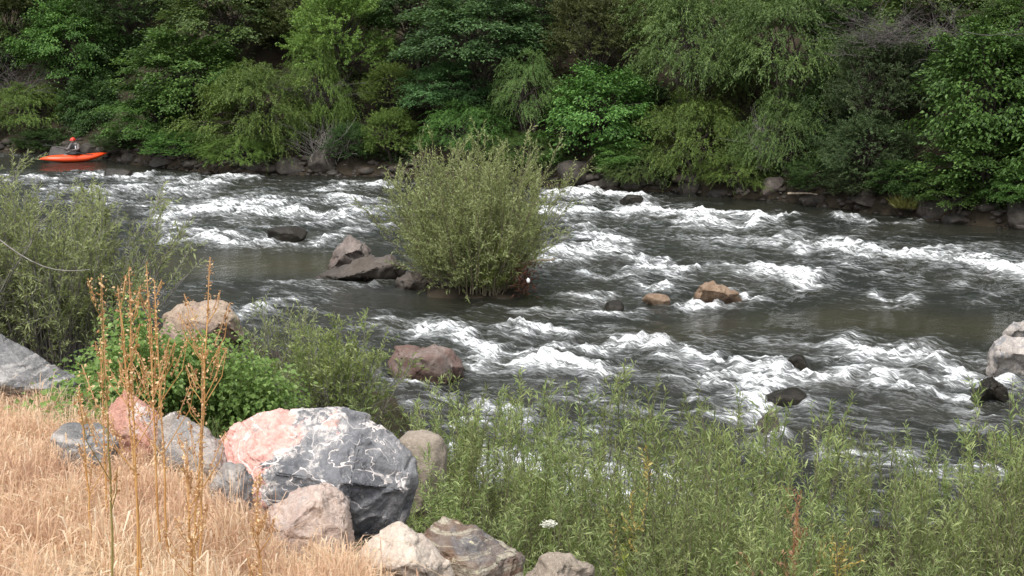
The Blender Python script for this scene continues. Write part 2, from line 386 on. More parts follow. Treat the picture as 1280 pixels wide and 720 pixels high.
def rock(label, mat, c, size, seed, planes=None, npl=11, amp=.05, sub=5, rot=(0, 0, 0), name='boulder', cat='boulder', group=None, nf=1.7, cut=.46, p=0):
    rs = np.random.RandomState(seed); v, f = ICO[sub]; off = rs.uniform(0, 50, 3)
    q = v * (1 + .20 * perlin(v * 1.1 + off) + .08 * perlin(v * 2.4 + off))[:, None]
    q = np.sign(q) * np.abs(q) ** .66                       # a little blocky, then split along planes as rock breaks
    cuts = [(unit(np.array(a[:3], float)), a[3]) for a in (planes or [])]
    for _ in range(npl):
        n = rs.normal(size=3); cuts.append((unit(n), 1 - cut * rs.uniform(.15, 1) ** 1.3))
    for _ in range(npl):
        n = rs.normal(size=3); cuts.append((unit(n), rs.uniform(.90, .97)))
    for n, d in cuts:
        n = unit(n + 0.0); h = q @ n; k = h.max() * d; e = np.maximum(h - k, 0); q = q - n * (e * .97)[:, None]
    lo, hi = q.min(0), q.max(0); q = (q - (lo + hi) / 2) / ((hi - lo) / 2)
    a = fbm(q * nf + off, 5, .5); b = np.abs(perlin(q * nf * 1.3 + off + 9)); cr = np.exp(-(b / .03) ** 2)
    ri = 1 - 2 * np.abs(perlin(q * nf * 2.6 + off + 3))
    q = q + unit(q) * (amp * a - amp * .6 * cr + amp * .25 * ri + amp * .22 * fbm(q * nf * 7 + off, 3))[:, None]
    q = q * np.array(size)
    mb = MB(); mb.add(q, tris=f); o = mb.build(name, mat, smooth=True)
    o.location = tuple(float(x) for x in c); o.rotation_euler = tuple(R(x) for x in rot)
    return tag(o, label, cat, group)
def prock(label, mat, x0, x1, top, base, Y=None, z=None, dep=1.0, sink=.3, **kw):
    """a rock seen between photo columns x0..x1 and rows top..base"""
    if Y is None: Y = G((x0 + x1) / 2, base, z or 0)[1]
    c = W((x0 + x1) / 2, (top + base) / 2, Y); k = Y / F
    h = (base - top) / 2 * k * (1 + sink); c[2] -= (base - top) / 2 * k * sink
    w = (x1 - x0) / 2 * k; c[1] += w * dep * .5
    return rock(label, mat, c, (w * 1.04, w * dep, h * 1.04), **kw)

M_big = rock_mat('veined_gneiss', ((.125, .13, .142), (.23, .232, .245), (.31, .305, .31)), vein=(.72, .66, .63), vw=.009, vs=2.7, spot=(.36, .34, .33), patch=(.60, .31, .27), patch_pos=((-3.0, .2, 1.6), -.62), scale=3.5)
M_pale = rock_mat('pale_pink_granite', ((.52, .39, .33), (.70, .57, .49), (.52, .45, .42)), spot=(.40, .29, .24), scale=5)
M_cream = rock_mat('cream_rock', ((.60, .50, .41), (.76, .66, .56), (.64, .53, .46)), spot=(.46, .35, .28), scale=5)
M_lich = rock_mat('lichen_rock', ((.20, .12, .075), (.24, .21, .19), (.17, .165, .17)), spot=(.55, .50, .36), layer=((.46, .42, .33), (R(20), R(62), 0)), scale=4)
M_slab = rock_mat('grey_slate', ((.15, .15, .15), (.27, .265, .26)), layer=((.46, .44, .42), (R(10), R(-27), 0)), scale=3.2)
M_red = rock_mat('red_rock', ((.48, .24, .18), (.64, .38, .30)), patch=(.30, .28, .28), patch_pos=((2.4, 0, 1.6), -.75), scale=5)
M_white = rock_mat('pale_grey_rock', ((.33, .29, .26), (.52, .47, .43), (.24, .24, .25)), spot=(.62, .58, .54), scale=5)
M_tan = rock_mat('tan_rock', ((.30, .22, .16), (.44, .35, .27), (.36, .27, .23)), scale=2.6, spot=(.20, .15, .11), wet=.05)
M_rust = rock_mat('rust_rock', ((.12, .07, .056), (.20, .14, .12), (.25, .205, .18)), scale=3, wet=.06, spot=(.10, .065, .05))
M_grey = rock_mat('river_rock', ((.065, .055, .047), (.135, .115, .10), (.10, .082, .068)), scale=2.2, wet=.03, rough=.7)
M_pgrey = rock_mat('pinkish_grey_rock', ((.135, .115, .103), (.28, .235, .21), (.19, .15, .135)), scale=2.6, wet=.05, spot=(.10, .08, .07))
M_dark = rock_mat('wet_dark_rock', ((.026, .024, .018), (.075, .066, .05)), scale=3.5, rough=.5, wet=.3)
M_bank = rock_mat('bank_rock', ((.030, .026, .022), (.095, .082, .07), (.06, .048, .038)), scale=2, rough=.85, wet=.08)
M_gold = rock_mat('golden_rock', ((.19, .125, .08), (.32, .235, .165)), scale=3, wet=.06, spot=(.11, .07, .045))
M_mud = rock_mat('beige_rock', ((.30, .25, .20), (.38, .32, .26)), scale=2.5)

# near bank riprap: broken blocks, each the hull of its corners, chipped and roughened
def block(label, mat, Y, pts, dep, seed, amp=.022, edge=.022, name='boulder', back=.82, step=1.0, sink=0):
    import bmesh
    rs = np.random.RandomState(seed); off = rs.uniform(0, 50, 3); P = []
    for p in pts:
        dy = p[2] if len(p) > 2 else 0.0; P.append(W(p[0], p[1], Y + dy))
    P = np.array(P); c = P.mean(0); c[1] = Y + dep * .3
    sil = np.array([p[:2] for p in pts if len(p) == 2], float); m = sil.mean(0)
    sil = m + (sil - m) * back * rs.uniform(.9, 1.04, (len(sil), 1)) + np.array([0, .05 * np.ptp(sil[:, 1])])
    B = np.array([W(p[0], p[1], Y + dep * rs.uniform(.7, 1.1)) for p in sil])
    Q = np.concatenate([P, B]) - c
    bm = bmesh.new(); vs_ = [bm.verts.new(q) for q in Q]
    r = bmesh.ops.convex_hull(bm, input=vs_)
    bmesh.ops.delete(bm, geom=[g for g in bm.verts if not g.link_faces], context='VERTS')
    bmesh.ops.dissolve_limit(bm, angle_limit=R(3), verts=bm.verts, edges=bm.edges)
    bmesh.ops.bevel(bm, geom=list(bm.edges), offset=.010, segments=1, profile=.5, affect='EDGES', clamp_overlap=True)
    bmesh.ops.triangulate(bm, faces=bm.faces)
    for _ in range(9):
        E = [e for e in bm.edges if e.calc_length() > edge * 1.5]
        if not E or len(bm.verts) > 60000: break
        bmesh.ops.subdivide_edges(bm, edges=E, cuts=1); bmesh.ops.triangulate(bm, faces=[f for f in bm.faces if len(f.verts) > 3])
    bmesh.ops.recalc_face_normals(bm, faces=bm.faces); bm.normal_update()
    v = np.array([x.co[:] for x in bm.verts]); n = np.array([x.normal[:] for x in bm.verts]); bm.verts.index_update(); f = np.array([[x.index for x in q.verts] for q in bm.faces]); bm.free()
    k = 2.6 / max(np.ptp(v[:, 0]), .2); a = fbm(v * k * 1.2 + off, 5, .55); ri = 1 - 2 * np.abs(perlin(v * k * 2.2 + off + 4)); cr = np.exp(-(np.abs(perlin(v * k * .9 + off + 9)) / .022) ** 2)
    ter = perlin(np.round(v * k * 3.2 + .35 * a[:, None] + off) * .77 + .31)     # broken steps
    led = sstep(.04, .10, perlin(v * k * .85 + off + 21) + .10 * a) + .7 * sstep(.05, .09, perlin(v * k * 1.7 + off + 33) + .12 * a)
    v = v + n * (-amp * 1.15 * step ** .5 * led + amp * 1.1 * a + amp * .45 * ri - amp * .9 * cr + amp * .5 * step * ter + amp * .35 * fbm(v * k * 9 + off, 3))[:, None]
    mb = MB(); mb.add(v, tris=f); o = mb.build(name, mat, smooth=True); o.location = tuple(float(x) for x in c)
    return tag(o, label, 'boulder')
block('large grey boulder with white veins and a pink shoulder above the pale pink boulder', M_big, 7.35,
      [(262, 560), (282, 532), (330, 513), (400, 509), (458, 515), (494, 541), (519, 576), (523, 602), (470, 745), (290, 720), (300, 524),
       (340, 590, -.36), (436, 604, -.46), (508, 612, -.22), (316, 652, -.34), (446, 690, -.02), (510, 640, .02)], .8, 21, amp=.015, edge=.012, step=2.2)
block('pale pink boulder leaning against the front of the large veined boulder', M_pale, 6.45,
      [(322, 668), (338, 634), (384, 604), (406, 597), (432, 614), (441, 652), (446, 760), (322, 770), (398, 622, -.16), (356, 664, -.24), (426, 668, -.14), (420, 740, -.2), (340, 740, -.22)], .4, 5, amp=.013, edge=.014)
block('cream coloured wedge of rock between the pale pink and lichen boulders', M_cream, 6.15,
      [(436, 704), (468, 670), (498, 650), (514, 655), (546, 684), (568, 708), (585, 800), (425, 800), (504, 668, -.10), (524, 704, -.20), (470, 712, -.2)], .4, 14, amp=.011, edge=.014)
block('brown boulder streaked with pale lichen at the grass edge beside the willows', M_lich, 6.55,
      [(520, 668), (554, 641), (592, 655), (626, 673), (654, 692), (668, 790), (556, 800), (512, 720), (574, 676, -.14), (594, 716, -.26), (628, 706, -.12), (548, 690, -.16), (610, 780, -.28)], .5, 9, amp=.014, edge=.014)
prock('smooth beige rock at the water edge just behind the large veined boulder', M_mud, 484, 558, 544, 630, Y=9.4, dep=1, sink=.2, seed=31, amp=.03, npl=7)
block('grey layered slab sloping down at the left edge of the photo', M_slab, 9.1,
      [(-90, 384), (0, 416), (42, 440), (88, 463), (102, 478), (112, 560), (-90, 600), (-90, 462, -.6), (0, 482, -.6), (70, 488, -.4), (30, 450, -.25)], .7, 41, amp=.016, edge=.018)
block('brick red boulder with a grey right side in the dry grass', M_red, 7.55,
      [(122, 530), (134, 505), (157, 483), (180, 496), (200, 514), (216, 548), (216, 660), (118, 660), (178, 512, -.10), (150, 540, -.20), (190, 562, -.20), (130, 600, -.2)], .4, 52, amp=.012, edge=.014)
block('flat grey and white banded rock sunk in the dry grass left of the red boulder', M_slab, 7.2,
      [(62, 548), (82, 526), (120, 528), (146, 548), (150, 640), (58, 640), (104, 548, -.16), (80, 580, -.2), (134, 580, -.14)], .35, 63, amp=.012, edge=.014)
block('whitish rock half hidden behind dry stalks right of the red boulder', M_white, 7.35,
      [(196, 526), (214, 512), (262, 534), (284, 560), (298, 588), (304, 680), (192, 680), (240, 554, -.16), (270, 588, -.22), (214, 574, -.16)], .4, 74, amp=.014, edge=.014)
block('small grey and white block wedged under the left side of the large veined boulder', M_white, 6.75,
      [(262, 606), (282, 578), (308, 580), (318, 600), (314, 690), (260, 690), (290, 600, -.12), (304, 640, -.1)], .25, 85, amp=.010, edge=.012)
block('tan rock showing low among willow stems right of the lichen boulder', M_mud, 6.95,
      [(650, 726), (678, 694), (714, 690), (742, 708), (750, 800), (646, 800), (700, 708, -.14), (680, 740, -.2)], .4, 96, amp=.012, edge=.014)
# rocks standing in the river
block('pale beige boulder on the near shore behind the bright green bramble', M_tan, 22.6, [(196, 425), (204, 394), (222, 382), (250, 383), (262, 374), (286, 380), (301, 396), (310, 430), (240, 450), (236, 402, -.5), (284, 404, -.45), (262, 388, -.3), (226, 430, -.5)], 1.2, 102, amp=.045, edge=.045)
block('rust brown boulder in the rapids beside the small willow shrub', M_rust, 20.6, [(480, 500), (484, 452), (494, 433), (544, 431), (566, 438), (581, 460), (582, 500), (498, 446, -.40), (548, 446, -.45), (566, 460, -.35), (490, 495, -.5), (560, 500, -.5)], 1.0, 113, amp=.035, edge=.04)
block('angular pinkish grey rock standing upstream of the island bush', M_pgrey, 30.6, [(404, 348), (412, 322), (420, 306), (437, 294), (456, 304), (471, 322), (474, 348), (430, 318, -.4), (448, 312, -.4)], .9, 124, amp=.04, edge=.05)
block('long low dark grey rock in front of the angular pinkish rock', M_grey, 29.2, [(388, 362), (396, 344), (424, 336), (452, 322), (488, 318), (508, 332), (512, 362), (430, 346, -.4), (488, 330, -.4)], .9, 135, amp=.04, edge=.05)
block('rounded brown grey rock under the left side of the island bush', M_grey, 28.2, [(488, 376), (494, 350), (512, 338), (540, 340), (556, 356), (558, 376), (520, 352, -.4)], .8, 146, amp=.04, edge=.05)
prock('grey boulder at the foot of the island bush', M_grey, 540, 592, 336, 366, dep=.8, sink=.3, seed=157, amp=.06)
prock('wet black rock breaking the far rapids above the calm pool', M_dark, 334, 382, 284, 301, dep=.7, sink=.5, seed=168, amp=.05)
block('golden brown rock in midstream with foam around it', M_gold, 26.5, [(862, 392), (867, 366), (872, 355), (890, 352), (908, 357), (926, 369), (930, 392), (880, 362, -.35), (906, 366, -.35)], .7, 179, amp=.035, edge=.04)
prock('small brown rock with foam on top beside the golden midstream rock', M_gold, 804, 838, 369, 381, dep=.8, sink=.5, seed=180, amp=.05)
prock('small black rock poking out of the rapids right of the island', M_dark, 756, 780, 377, 390, dep=.8, sink=.5, seed=191, amp=.06)
prock('small dark mossy rock above the white chute', M_dark, 984, 1012, 444, 463, dep=.8, sink=.4, seed=202, amp=.06)
prock('smooth dark hump of rock below the small mossy rock', M_dark, 960, 1010, 488, 505, dep=.9, sink=.5, seed=213, amp=.04)
block('black wet rock in front of the two pale boulders at the right edge', M_dark, 19.1, [(1206, 520), (1214, 492), (1226, 476), (1240, 468), (1256, 482), (1268, 520), (1236, 486, -.35)], .7, 224, amp=.035, edge=.04)
block('lower pale grey boulder at the right edge beside the rapids', M_white, 20.9, [(1230, 500), (1233, 446), (1240, 426), (1256, 420), (1284, 424), (1320, 440), (1330, 500), (1250, 440, -.4), (1290, 444, -.4)], 1, 235, amp=.04, edge=.04)
block('upper pale grey boulder at the right edge, stacked behind the lower one', M_white, 22.6, [(1250, 440), (1254, 414), (1266, 400), (1290, 397), (1330, 410), (1340, 450), (1270, 412, -.3), (1310, 416, -.3)], .9, 246, amp=.04, edge=.04)
prock('small brown rock among the willow tips by the chute', M_grey, 946, 974, 514, 544, dep=.9, sink=.3, seed=257, amp=.05)
prock('low dark rock awash in the rapids just below the kayak', M_dark, 128, 164, 211, 222, dep=.6, sink=.5, seed=268, amp=.05)
prock('dark rock awash near the far shore right of the island bush', M_dark, 776, 804, 244, 256, dep=.7, sink=.5, seed=279, amp=.05)
# far waterline rocks
FARROCK = [(150, 172, 186, 205, 'low brown rock at the far waterline right of the kayak'), (185, 225, 190, 208, 'flat brown rock at the far waterline below the hazel'),
 (228, 252, 192, 210, 'small dark rock on the far shore left of the overhanging willow'), (300, 345, 196, 217, 'long dark rock in shade under the overhanging willow'),
 (384, 420, 186, 214, 'rounded grey rock on the far shore beneath bare twigs'), (345, 382, 198, 216, 'dark rock left of the rounded grey rock on the far shore'),
 (424, 462, 202, 220, 'dark low rock on the far shore below the bare twigs'), (462, 500, 206, 222, 'dark rock on the far shore just left of the island bush top'),
 (697, 738, 202, 226, 'brown flat topped rock on the far shore right of the island bush'), (742, 776, 216, 234, 'brown rock at the far waterline between two dark ones'),
 (776, 806, 220, 238, 'dark rock at the far waterline left of the drooping willow'), (812, 846, 222, 240, 'dark rock in shade under the drooping willow'),
 (850, 880, 224, 244, 'blackish rock at the far waterline under the willow'), (884, 916, 230, 246, 'small dark rock on the far shore beside the round grey one'),
 (954, 982, 222, 243, 'round pale grey rock on the far shore near the driftwood stick'), (920, 950, 230, 247, 'dark rock left of the round pale grey rock'),
 (1000, 1046, 236, 256, 'low dark rock just past the driftwood stick'), (1066, 1106, 236, 256, 'grey brown rock on the far shore left of the yellow grass tuft'),
 (1150, 1200, 240, 272, 'sloping grey rock on the far shore right of the yellow grass tuft'), (1128, 1168, 262, 278, 'low wet rock in front of the yellow grass tuft'),
 (1180, 1226, 260, 282, 'dark rock at the far waterline under the bright leaning tree'), (1262, 1310, 252, 292, 'dark boulder at the right edge of the far shore')]
for i, (a, b, tp, bs, lb) in enumerate(FARROCK):
    bx, by = fbase((a + b) / 2, .15)
    big_ = 'grey rock' in lb or 'flat topped' in lb or 'right edge' in lb or 'sloping' in lb
    prock(lb, M_pgrey if 'pale' in lb else M_bank, a, b, tp + (0 if big_ else 5 + i % 3 * 2), bs, Y=by - .2 + (i % 4) * .12, dep=.8, sink=.25, seed=300 + i, sub=4, amp=.07, npl=9, cut=.5, name='bank_rock', cat='rock', group='rocks along the far waterline')
bx, by = fbase(84, 0); 
prock('low grey rock on the far bank just left of the kayaker', rock_mat('grey_bank_rock', ((.06, .053, .05), (.11, .098, .09)), scale=2), 60, 88, 184, 200, Y=59.4, dep=.7, sink=.2, seed=330, sub=4, amp=.06, name='bank_rock', cat='rock')
prock('low grey rock on the far bank right of the kayaker', M_bank, 100, 136, 180, 198, Y=59.6, dep=.7, sink=.2, seed=331, sub=4, amp=.06, name='bank_rock', cat='rock')

rs = np.random.RandomState(31); v3, f3 = ICO[3]; v3 = v3; mb = MB()
import bmesh
_b = bmesh.new(); bmesh.ops.create_icosphere(_b, subdivisions=2, radius=1); v2 = np.array([a.co[:] for a in _b.verts]); f2 = np.array([[a.index for a in q.verts] for q in _b.faces]); _b.free()
for k in range(900):
    x = rs.uniform(-24, 17); d = rs.normal(.1, .28); y = float(yf(x)) + d; r_ = rs.uniform(.04, .13) * (2.2 if rs.uniform() < .12 else 1)
    q = v2 * (1 + .3 * perlin(v2 * 1.4 + rs.uniform(0, 40, 3)))[:, None] * np.array([r_ * rs.uniform(.8, 1.5), r_, r_ * rs.uniform(.5, .8)]) + np.array([x, y, gz1(x, y) + r_ * .2])
    mb.add(q, tris=f2)
tag(mb.build('shingle', M_bank, smooth=True), 'small dark stones strewn along the far waterline', 'stones', kind='stuff')

# ------------------------------------------------------------------ foliage materials
L_hazel = leaf_mat('hazel_leaf', (.038, .082, .018), (.080, .165, .036), (.150, .275, .070))
L_willow = leaf_mat('willow_leaf', (.062, .105, .022), (.125, .200, .042), (.210, .310, .078))
L_olive = leaf_mat('olive_leaf', (.048, .086, .024), (.098, .160, .044), (.170, .250, .078))
L_teal = leaf_mat('elder_leaf', (.042, .092, .034), (.086, .178, .062), (.155, .290, .112))
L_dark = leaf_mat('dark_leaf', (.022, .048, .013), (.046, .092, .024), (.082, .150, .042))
L_jun = leaf_mat('juniper_leaf', (.036, .060, .024), (.074, .112, .046), (.125, .175, .078))
L_brown = leaf_mat('brownish_leaf', (0.0476, 0.0588, 0.0182), (0.0868, 0.1036, 0.0336), (0.133, 0.154, 0.056))
L_isl = leaf_mat('sandbar_willow_leaf', (.15, .19, .075), (.29, .345, .145), (.46, .51, .27), trans=.42, var=.04)
L_left = leaf_mat('grey_willow_leaf', (.15, .195, .085), (.31, .36, .17), (.48, .53, .29), trans=.45, var=.04)
L_thick = leaf_mat('thicket_willow_leaf', (.11, .165, .055), (.27, .345, .135), (.50, .57, .27), trans=.45, var=.2)
L_bram = leaf_mat('bramble_leaf', (.085, .15, .037), (.17, .27, .068), (.30, .42, .145), trans=.4, var=.05)
L_yell = leaf_mat('yellow_leaf', (.30, .24, .06), (.46, .36, .11), (.60, .50, .22), trans=.35, var=.05)
B_far = bark_mat('dark_bark', (.030, .025, .020), (.085, .072, .06))
B_grey = bark_mat('grey_twig', (.15, .135, .125), (.28, .26, .24))
B_brush = bark_mat('brush_twig', (.06, .052, .05), (.13, .115, .112))
B_wil = bark_mat('willow_stem', (.10, .085, .055), (.22, .19, .13))
B_red = bark_mat('red_stem', (.26, .10, .045), (.40, .19, .09))
B_grn = bark_mat('green_stem', (.12, .17, .04), (.22, .26, .08))

# ------------------------------------------------------------------ far trees
def crown_mesh(name, seed, style, R0=(2, 2, 2)):
    rs = np.random.RandomState(seed); R0 = np.array(R0); mb = MB(); cen = []
    ncl = {'broad': 150, 'willow': 130, 'fine': 170, 'big': 110}[style]
    d = unit(rs.normal(size=(ncl, 3))); d[:, 2] = np.where(d[:, 2] < -.55, -d[:, 2], d[:, 2])
    lump = 1 + .30 * perlin(d * 1.7 + seed * 3.1) + .16 * perlin(d * 3.9 + seed)
    C = d * R0 * (lump * rs.uniform(.42, 1.0, ncl) ** .55)[:, None]
    for c, dd in zip(C, d):
        out = unit(np.array([dd[0], dd[1], dd[2] * .4 + .1])); ct = rs.normal(0, .16)
        if style in ('broad', 'big'):
            n = rs.randint(110, 230) if style == 'broad' else rs.randint(90, 150); rr = rs.uniform(.28, .62) * (1.0 if style == 'broad' else 1.2)
            e1 = unit(np.cross(out, [0, 0, 1.0])); a = rs.normal(0, .5, n); b = rs.normal(0, .42, n); h = rs.normal(0, .16, n)
            pos = c + rr * (a[:, None] * out + b[:, None] * e1) + (h * rr - .42 * rr * (a ** 2 + b ** 2) - .10 * np.maximum(a, 0) * rr)[:, None] * np.array([0, 0, 1.0])
            ax = out * .9 + e1 * (b * .8 + rs.normal(0, .5, n))[:, None] + np.array([0, 0, -.45]) + rs.normal(0, .35, (n, 3))
            nr = np.array([0, 0, 1.0]) + out * .45 + rs.normal(0, .38, (n, 3))
            L = rs.uniform(.075, .125, n) * (1 if style == 'broad' else 1.35); Wd = L * rs.uniform(.5, .72, n)
            mb.leaves(pos, ax, nr, L, Wd, np.clip(.5 + ct + rs.normal(0, .2, n), 0, 1), droop=.12)
        else:
            k = rs.randint(9, 15)
            for _ in range(k):
                n = 26 if style == 'willow' else 22; ln = rs.uniform(.35, .85) if style == 'willow' else rs.uniform(.25, .5)
                s0 = c + rs.normal(0, .22, 3) * np.array([1, 1, .7]); dr = unit(out * .8 + rs.normal(0, .45, 3) + np.array([0, 0, .45 if style == 'willow' else .6]))
                u = np.linspace(.05, 1, n); sag = .85 if style == 'willow' else .2
                pos = s0 + (u * ln)[:, None] * dr + (-(u ** 2) * ln * sag)[:, None] * np.array([0, 0, 1.0]) + rs.normal(0, .022, (n, 3))
                ax = dr + (-2 * u * sag)[:, None] * np.array([0, 0, 1.0]) + rs.normal(0, .55, (n, 3))
                L = rs.uniform(.06, .11, n); Wd = L * (rs.uniform(.26, .4, n) if style == 'willow' else rs.uniform(.35, .55, n))
                mb.leaves(pos, ax, np.array([0, 0, 1.0]) + .5 * out + rs.normal(0, .45, (n, 3)), L, Wd, np.clip(.5 + ct + rs.normal(0, .2, n), 0, 1), droop=.1)
        cen.append(c)
    o = mb.build(name, None); me = o.data; bpy.data.objects.remove(o); return me, np.array(cen)
CROWN = {}
for st_, sd in (('broad', 1), ('broad', 2), ('broad', 3), ('willow', 4), ('willow', 5), ('willow', 6), ('fine', 7), ('fine', 8), ('big', 9), ('big', 10)):
    CROWN.setdefault(st_, []).append(crown_mesh('crown', sd, st_))
def far_tree(name, label, cat, style, mat, px, py, hw, hh, off, seed, group='trees and shrubs on the far bank', dep=1.0):
    rs = np.random.RandomState(seed); me, cen = CROWN[style][seed % len(CROWN[style])]
    x, y = fbase(px, off); c = W(px, py, y); zg = gz1(x, y) - .05; k = y / F
    sx, sz = hw * k / 2.05, hh * k / 2.05; rz = rs.uniform(0, 6.28)
    r = thing(name, label, cat, (x, y, zg), group=group)
    me2 = me
    cr = bpy.data.objects.new('crown', me2); COL.objects.link(cr); cr.parent = r
    cr.location = (0, 0, c[2] - zg); cr.scale = (sx, sx * dep, sz); cr.rotation_euler = (0, 0, rz)
    if not me2.materials: me2.materials.append(mat)
    cr.material_slots[0].link = 'OBJECT'; cr.material_slots[0].material = mat
    tb = MB(); ca, sa = math.cos(rz), math.sin(rz)
    P = np.stack([cen[:, 0] * sx, cen[:, 1] * sx * dep, cen[:, 2] * sz], 1)
    P = np.stack([P[:, 0] * ca - P[:, 1] * sa, P[:, 0] * sa + P[:, 1] * ca, P[:, 2] + c[2] - zg], 1)
    nst = rs.randint(2, 5); heads = []
    for s_ in range(nst):
        b0 = np.array([rs.normal(0, .12), rs.normal(0, .12), -.15]); tp = np.array([rs.normal(0, .35 * sx), rs.normal(0, .35 * sx), c[2] - zg + .25 * sz])
        u = np.linspace(0, 1, 8)[:, None]; path = b0 + (tp - b0) * u + np.sin(u * 5 + s_) * np.array([.10, .07, 0]) * u
        tb.tube(path, np.linspace(.085, .03, 8) * (.5 + .5 * sx), 6); heads.append(path)
    for p in P[::3]:
        hp = heads[rs.randint(nst)]; a = hp[rs.randint(3, 7)]; u = np.linspace(0, 1, 6)[:, None]
        path = a + (p - a) * u + np.array([0, 0, .25]) * (u * (1 - u)) * np.linalg.norm(p - a) + rs.normal(0, .02, (6, 3))
        tb.tube(path, np.linspace(.028, .008, 6), 4)
    tb.build('trunk', B_far, r, smooth=True)
    return r
T = [  # name, label, category, crown kind, leaf, centre column, centre row, half width, half height, metres behind the waterline
 ('tree', 'green leafy tree high on the far bank above the kayak', 'tree', 'broad', L_hazel, 95, 60, 62, 62, 3.6),
 ('tree', 'olive tree at the top left corner of the far bank', 'tree', 'fine', L_olive, 15, 40, 60, 60, 5.0),
 ('shrub', 'yellowish shrub hanging over the dark water left of the kayak', 'shrub', 'willow', L_willow, 38, 140, 48, 34, 1.6),
 ('hazel_shrub', 'bright green layered hazel above the far shore right of the kayak', 'shrub', 'broad', L_hazel, 238, 98, 88, 60, 2.2),
 ('hazel_shrub', 'lower green shrub with spreading sprays below the layered hazel', 'shrub', 'broad', L_hazel, 195, 150, 58, 38, .9),
 ('willow_tree', 'yellow green willow bending down to the water left of the bare twigs', 'tree', 'willow', L_willow, 325, 145, 76, 62, 1.2),
 ('willow_tree', 'tall yellow green tree rising above the bare twigs', 'tree', 'fine', L_willow, 432, 48, 66, 62, 3.2),
 ('willow_tree', 'narrow willow dropping its branches beside the bare twigs', 'tree', 'willow', L_willow, 398, 130, 40, 62, 1.8),
 ('shrub', 'light green rounded shrub on the far shore left of the island bush', 'shrub', 'fine', L_willow, 490, 172, 36, 34, .7),
 ('shrub', 'yellow green shrub above the rounded shrub by the island bush', 'shrub', 'fine', L_willow, 492, 112, 40, 28, 2.0),
 ('elder_tree', 'blue green broad leaved tree behind the top of the island bush', 'tree', 'broad', L_teal, 600, 46, 92, 60, 2.6),
 ('elder_tree', 'smaller blue green tree below the large one behind the island bush', 'tree', 'broad', L_teal, 560, 110, 56, 36, 2.0),
 ('shrub', 'low bright shrub peeking over the left shoulder of the island bush', 'shrub', 'willow', L_hazel, 585, 165, 58, 34, .9),
 ('shrub', 'grey green feathery shrub above the right shoulder of the island bush', 'shrub', 'willow', L_olive, 660, 118, 40, 44, 1.4),
 ('tree', 'brownish green tree at the top of the bank between blue green tree and drooping willow', 'tree', 'fine', L_brown, 742, 42, 62, 52, 3.4),
 ('shrub', 'dark large leaved shrub above the brown flat topped rock', 'shrub', 'big', L_hazel, 752, 142, 66, 58, 1.3),
 ('willow_tree', 'big olive willow at the top right of centre, left half', 'tree', 'willow', L_olive, 862, 60, 82, 76, 2.4),
 ('willow_tree', 'big olive willow at the top right of centre, right half', 'tree', 'willow', L_olive, 975, 62, 80, 80, 2.2),
 ('willow_tree', 'drooping olive willow reaching down to the far waterline', 'tree', 'willow', L_willow, 868, 182, 66, 60, .8),
 ('willow_tree', 'loose willow skirt right of the drooping one, above the round grey rock', 'tree', 'willow', L_olive, 980, 178, 56, 56, 1.0),
 ('juniper', 'dark grey green juniper left of the bright leaning tree', 'tree', 'fine', L_jun, 1092, 108, 62, 66, 2.0),
 ('juniper', 'small dark juniper low on the bank above the driftwood stick', 'tree', 'fine', L_jun, 1088, 190, 58, 44, 1.0),
 ('alder_tree', 'bright green leaning tree with large leaves at the right edge', 'tree', 'big', L_hazel, 1232, 120, 84, 88, 1.2),
 ('alder_tree', 'lower bright boughs of an alder hanging over the right end of the far shore', 'tree', 'big', L_hazel, 1228, 206, 66, 48, .5),
 ('alder_tree', 'pale green alder in the top right corner', 'tree', 'broad', L_hazel, 1262, 40, 60, 46, 3.0),
 ('shrub', 'mid green shrub under the dark juniper', 'shrub', 'broad', L_dark, 1030, 150, 44, 60, 2.6),
 ('shrub', 'low green bush on the shore just left of the overhanging yellow willow', 'shrub', 'fine', L_hazel, 228, 184, 42, 18, .5),
 ('shrub', 'shaded bush on the bank behind the kayaker', 'shrub', 'broad', L_dark, 120, 140, 46, 44, 2.4)]
T += [
 ('shrub', 'low shaded shrub at the waterline directly behind the kayak', 'shrub', 'fine', L_dark, 62, 178, 40, 16, .9),
 ('shrub', 'dark low shrub on the earth bank right of the kayak', 'shrub', 'fine', L_dark, 160, 178, 40, 14, .9),
 ('shrub', 'low shrub overhanging the long dark rock beneath the bending willow', 'shrub', 'willow', L_willow, 300, 188, 50, 18, .3),
 ('shrub', 'shaded shrub between bare twigs and the rounded shrub on the far shore', 'shrub', 'fine', L_dark, 440, 182, 34, 24, .6),
 ('shrub', 'low green shrub overhanging the shore behind the island bush top', 'shrub', 'willow', L_hazel, 660, 190, 50, 24, .4),
 ('shrub', 'trailing green shrub between the flat topped rock and drooping willow', 'shrub', 'broad', L_hazel, 780, 196, 44, 26, .5),
 ('shrub', 'low willow spray touching the rocks left of the round grey rock', 'shrub', 'willow', L_willow, 925, 216, 44, 24, .3),
 ('shrub', 'dark shrub low on the shore above the driftwood stick', 'shrub', 'fine', L_dark, 1030, 222, 46, 22, .6),
 ('shrub', 'dark shrub on the shore above the yellow grass tuft', 'shrub', 'broad', L_dark, 1130, 226, 48, 26, .7),
 ('shrub', 'dark low shrub at the right end of the far shore', 'shrub', 'broad', L_hazel, 1275, 236, 40, 30, .3)]
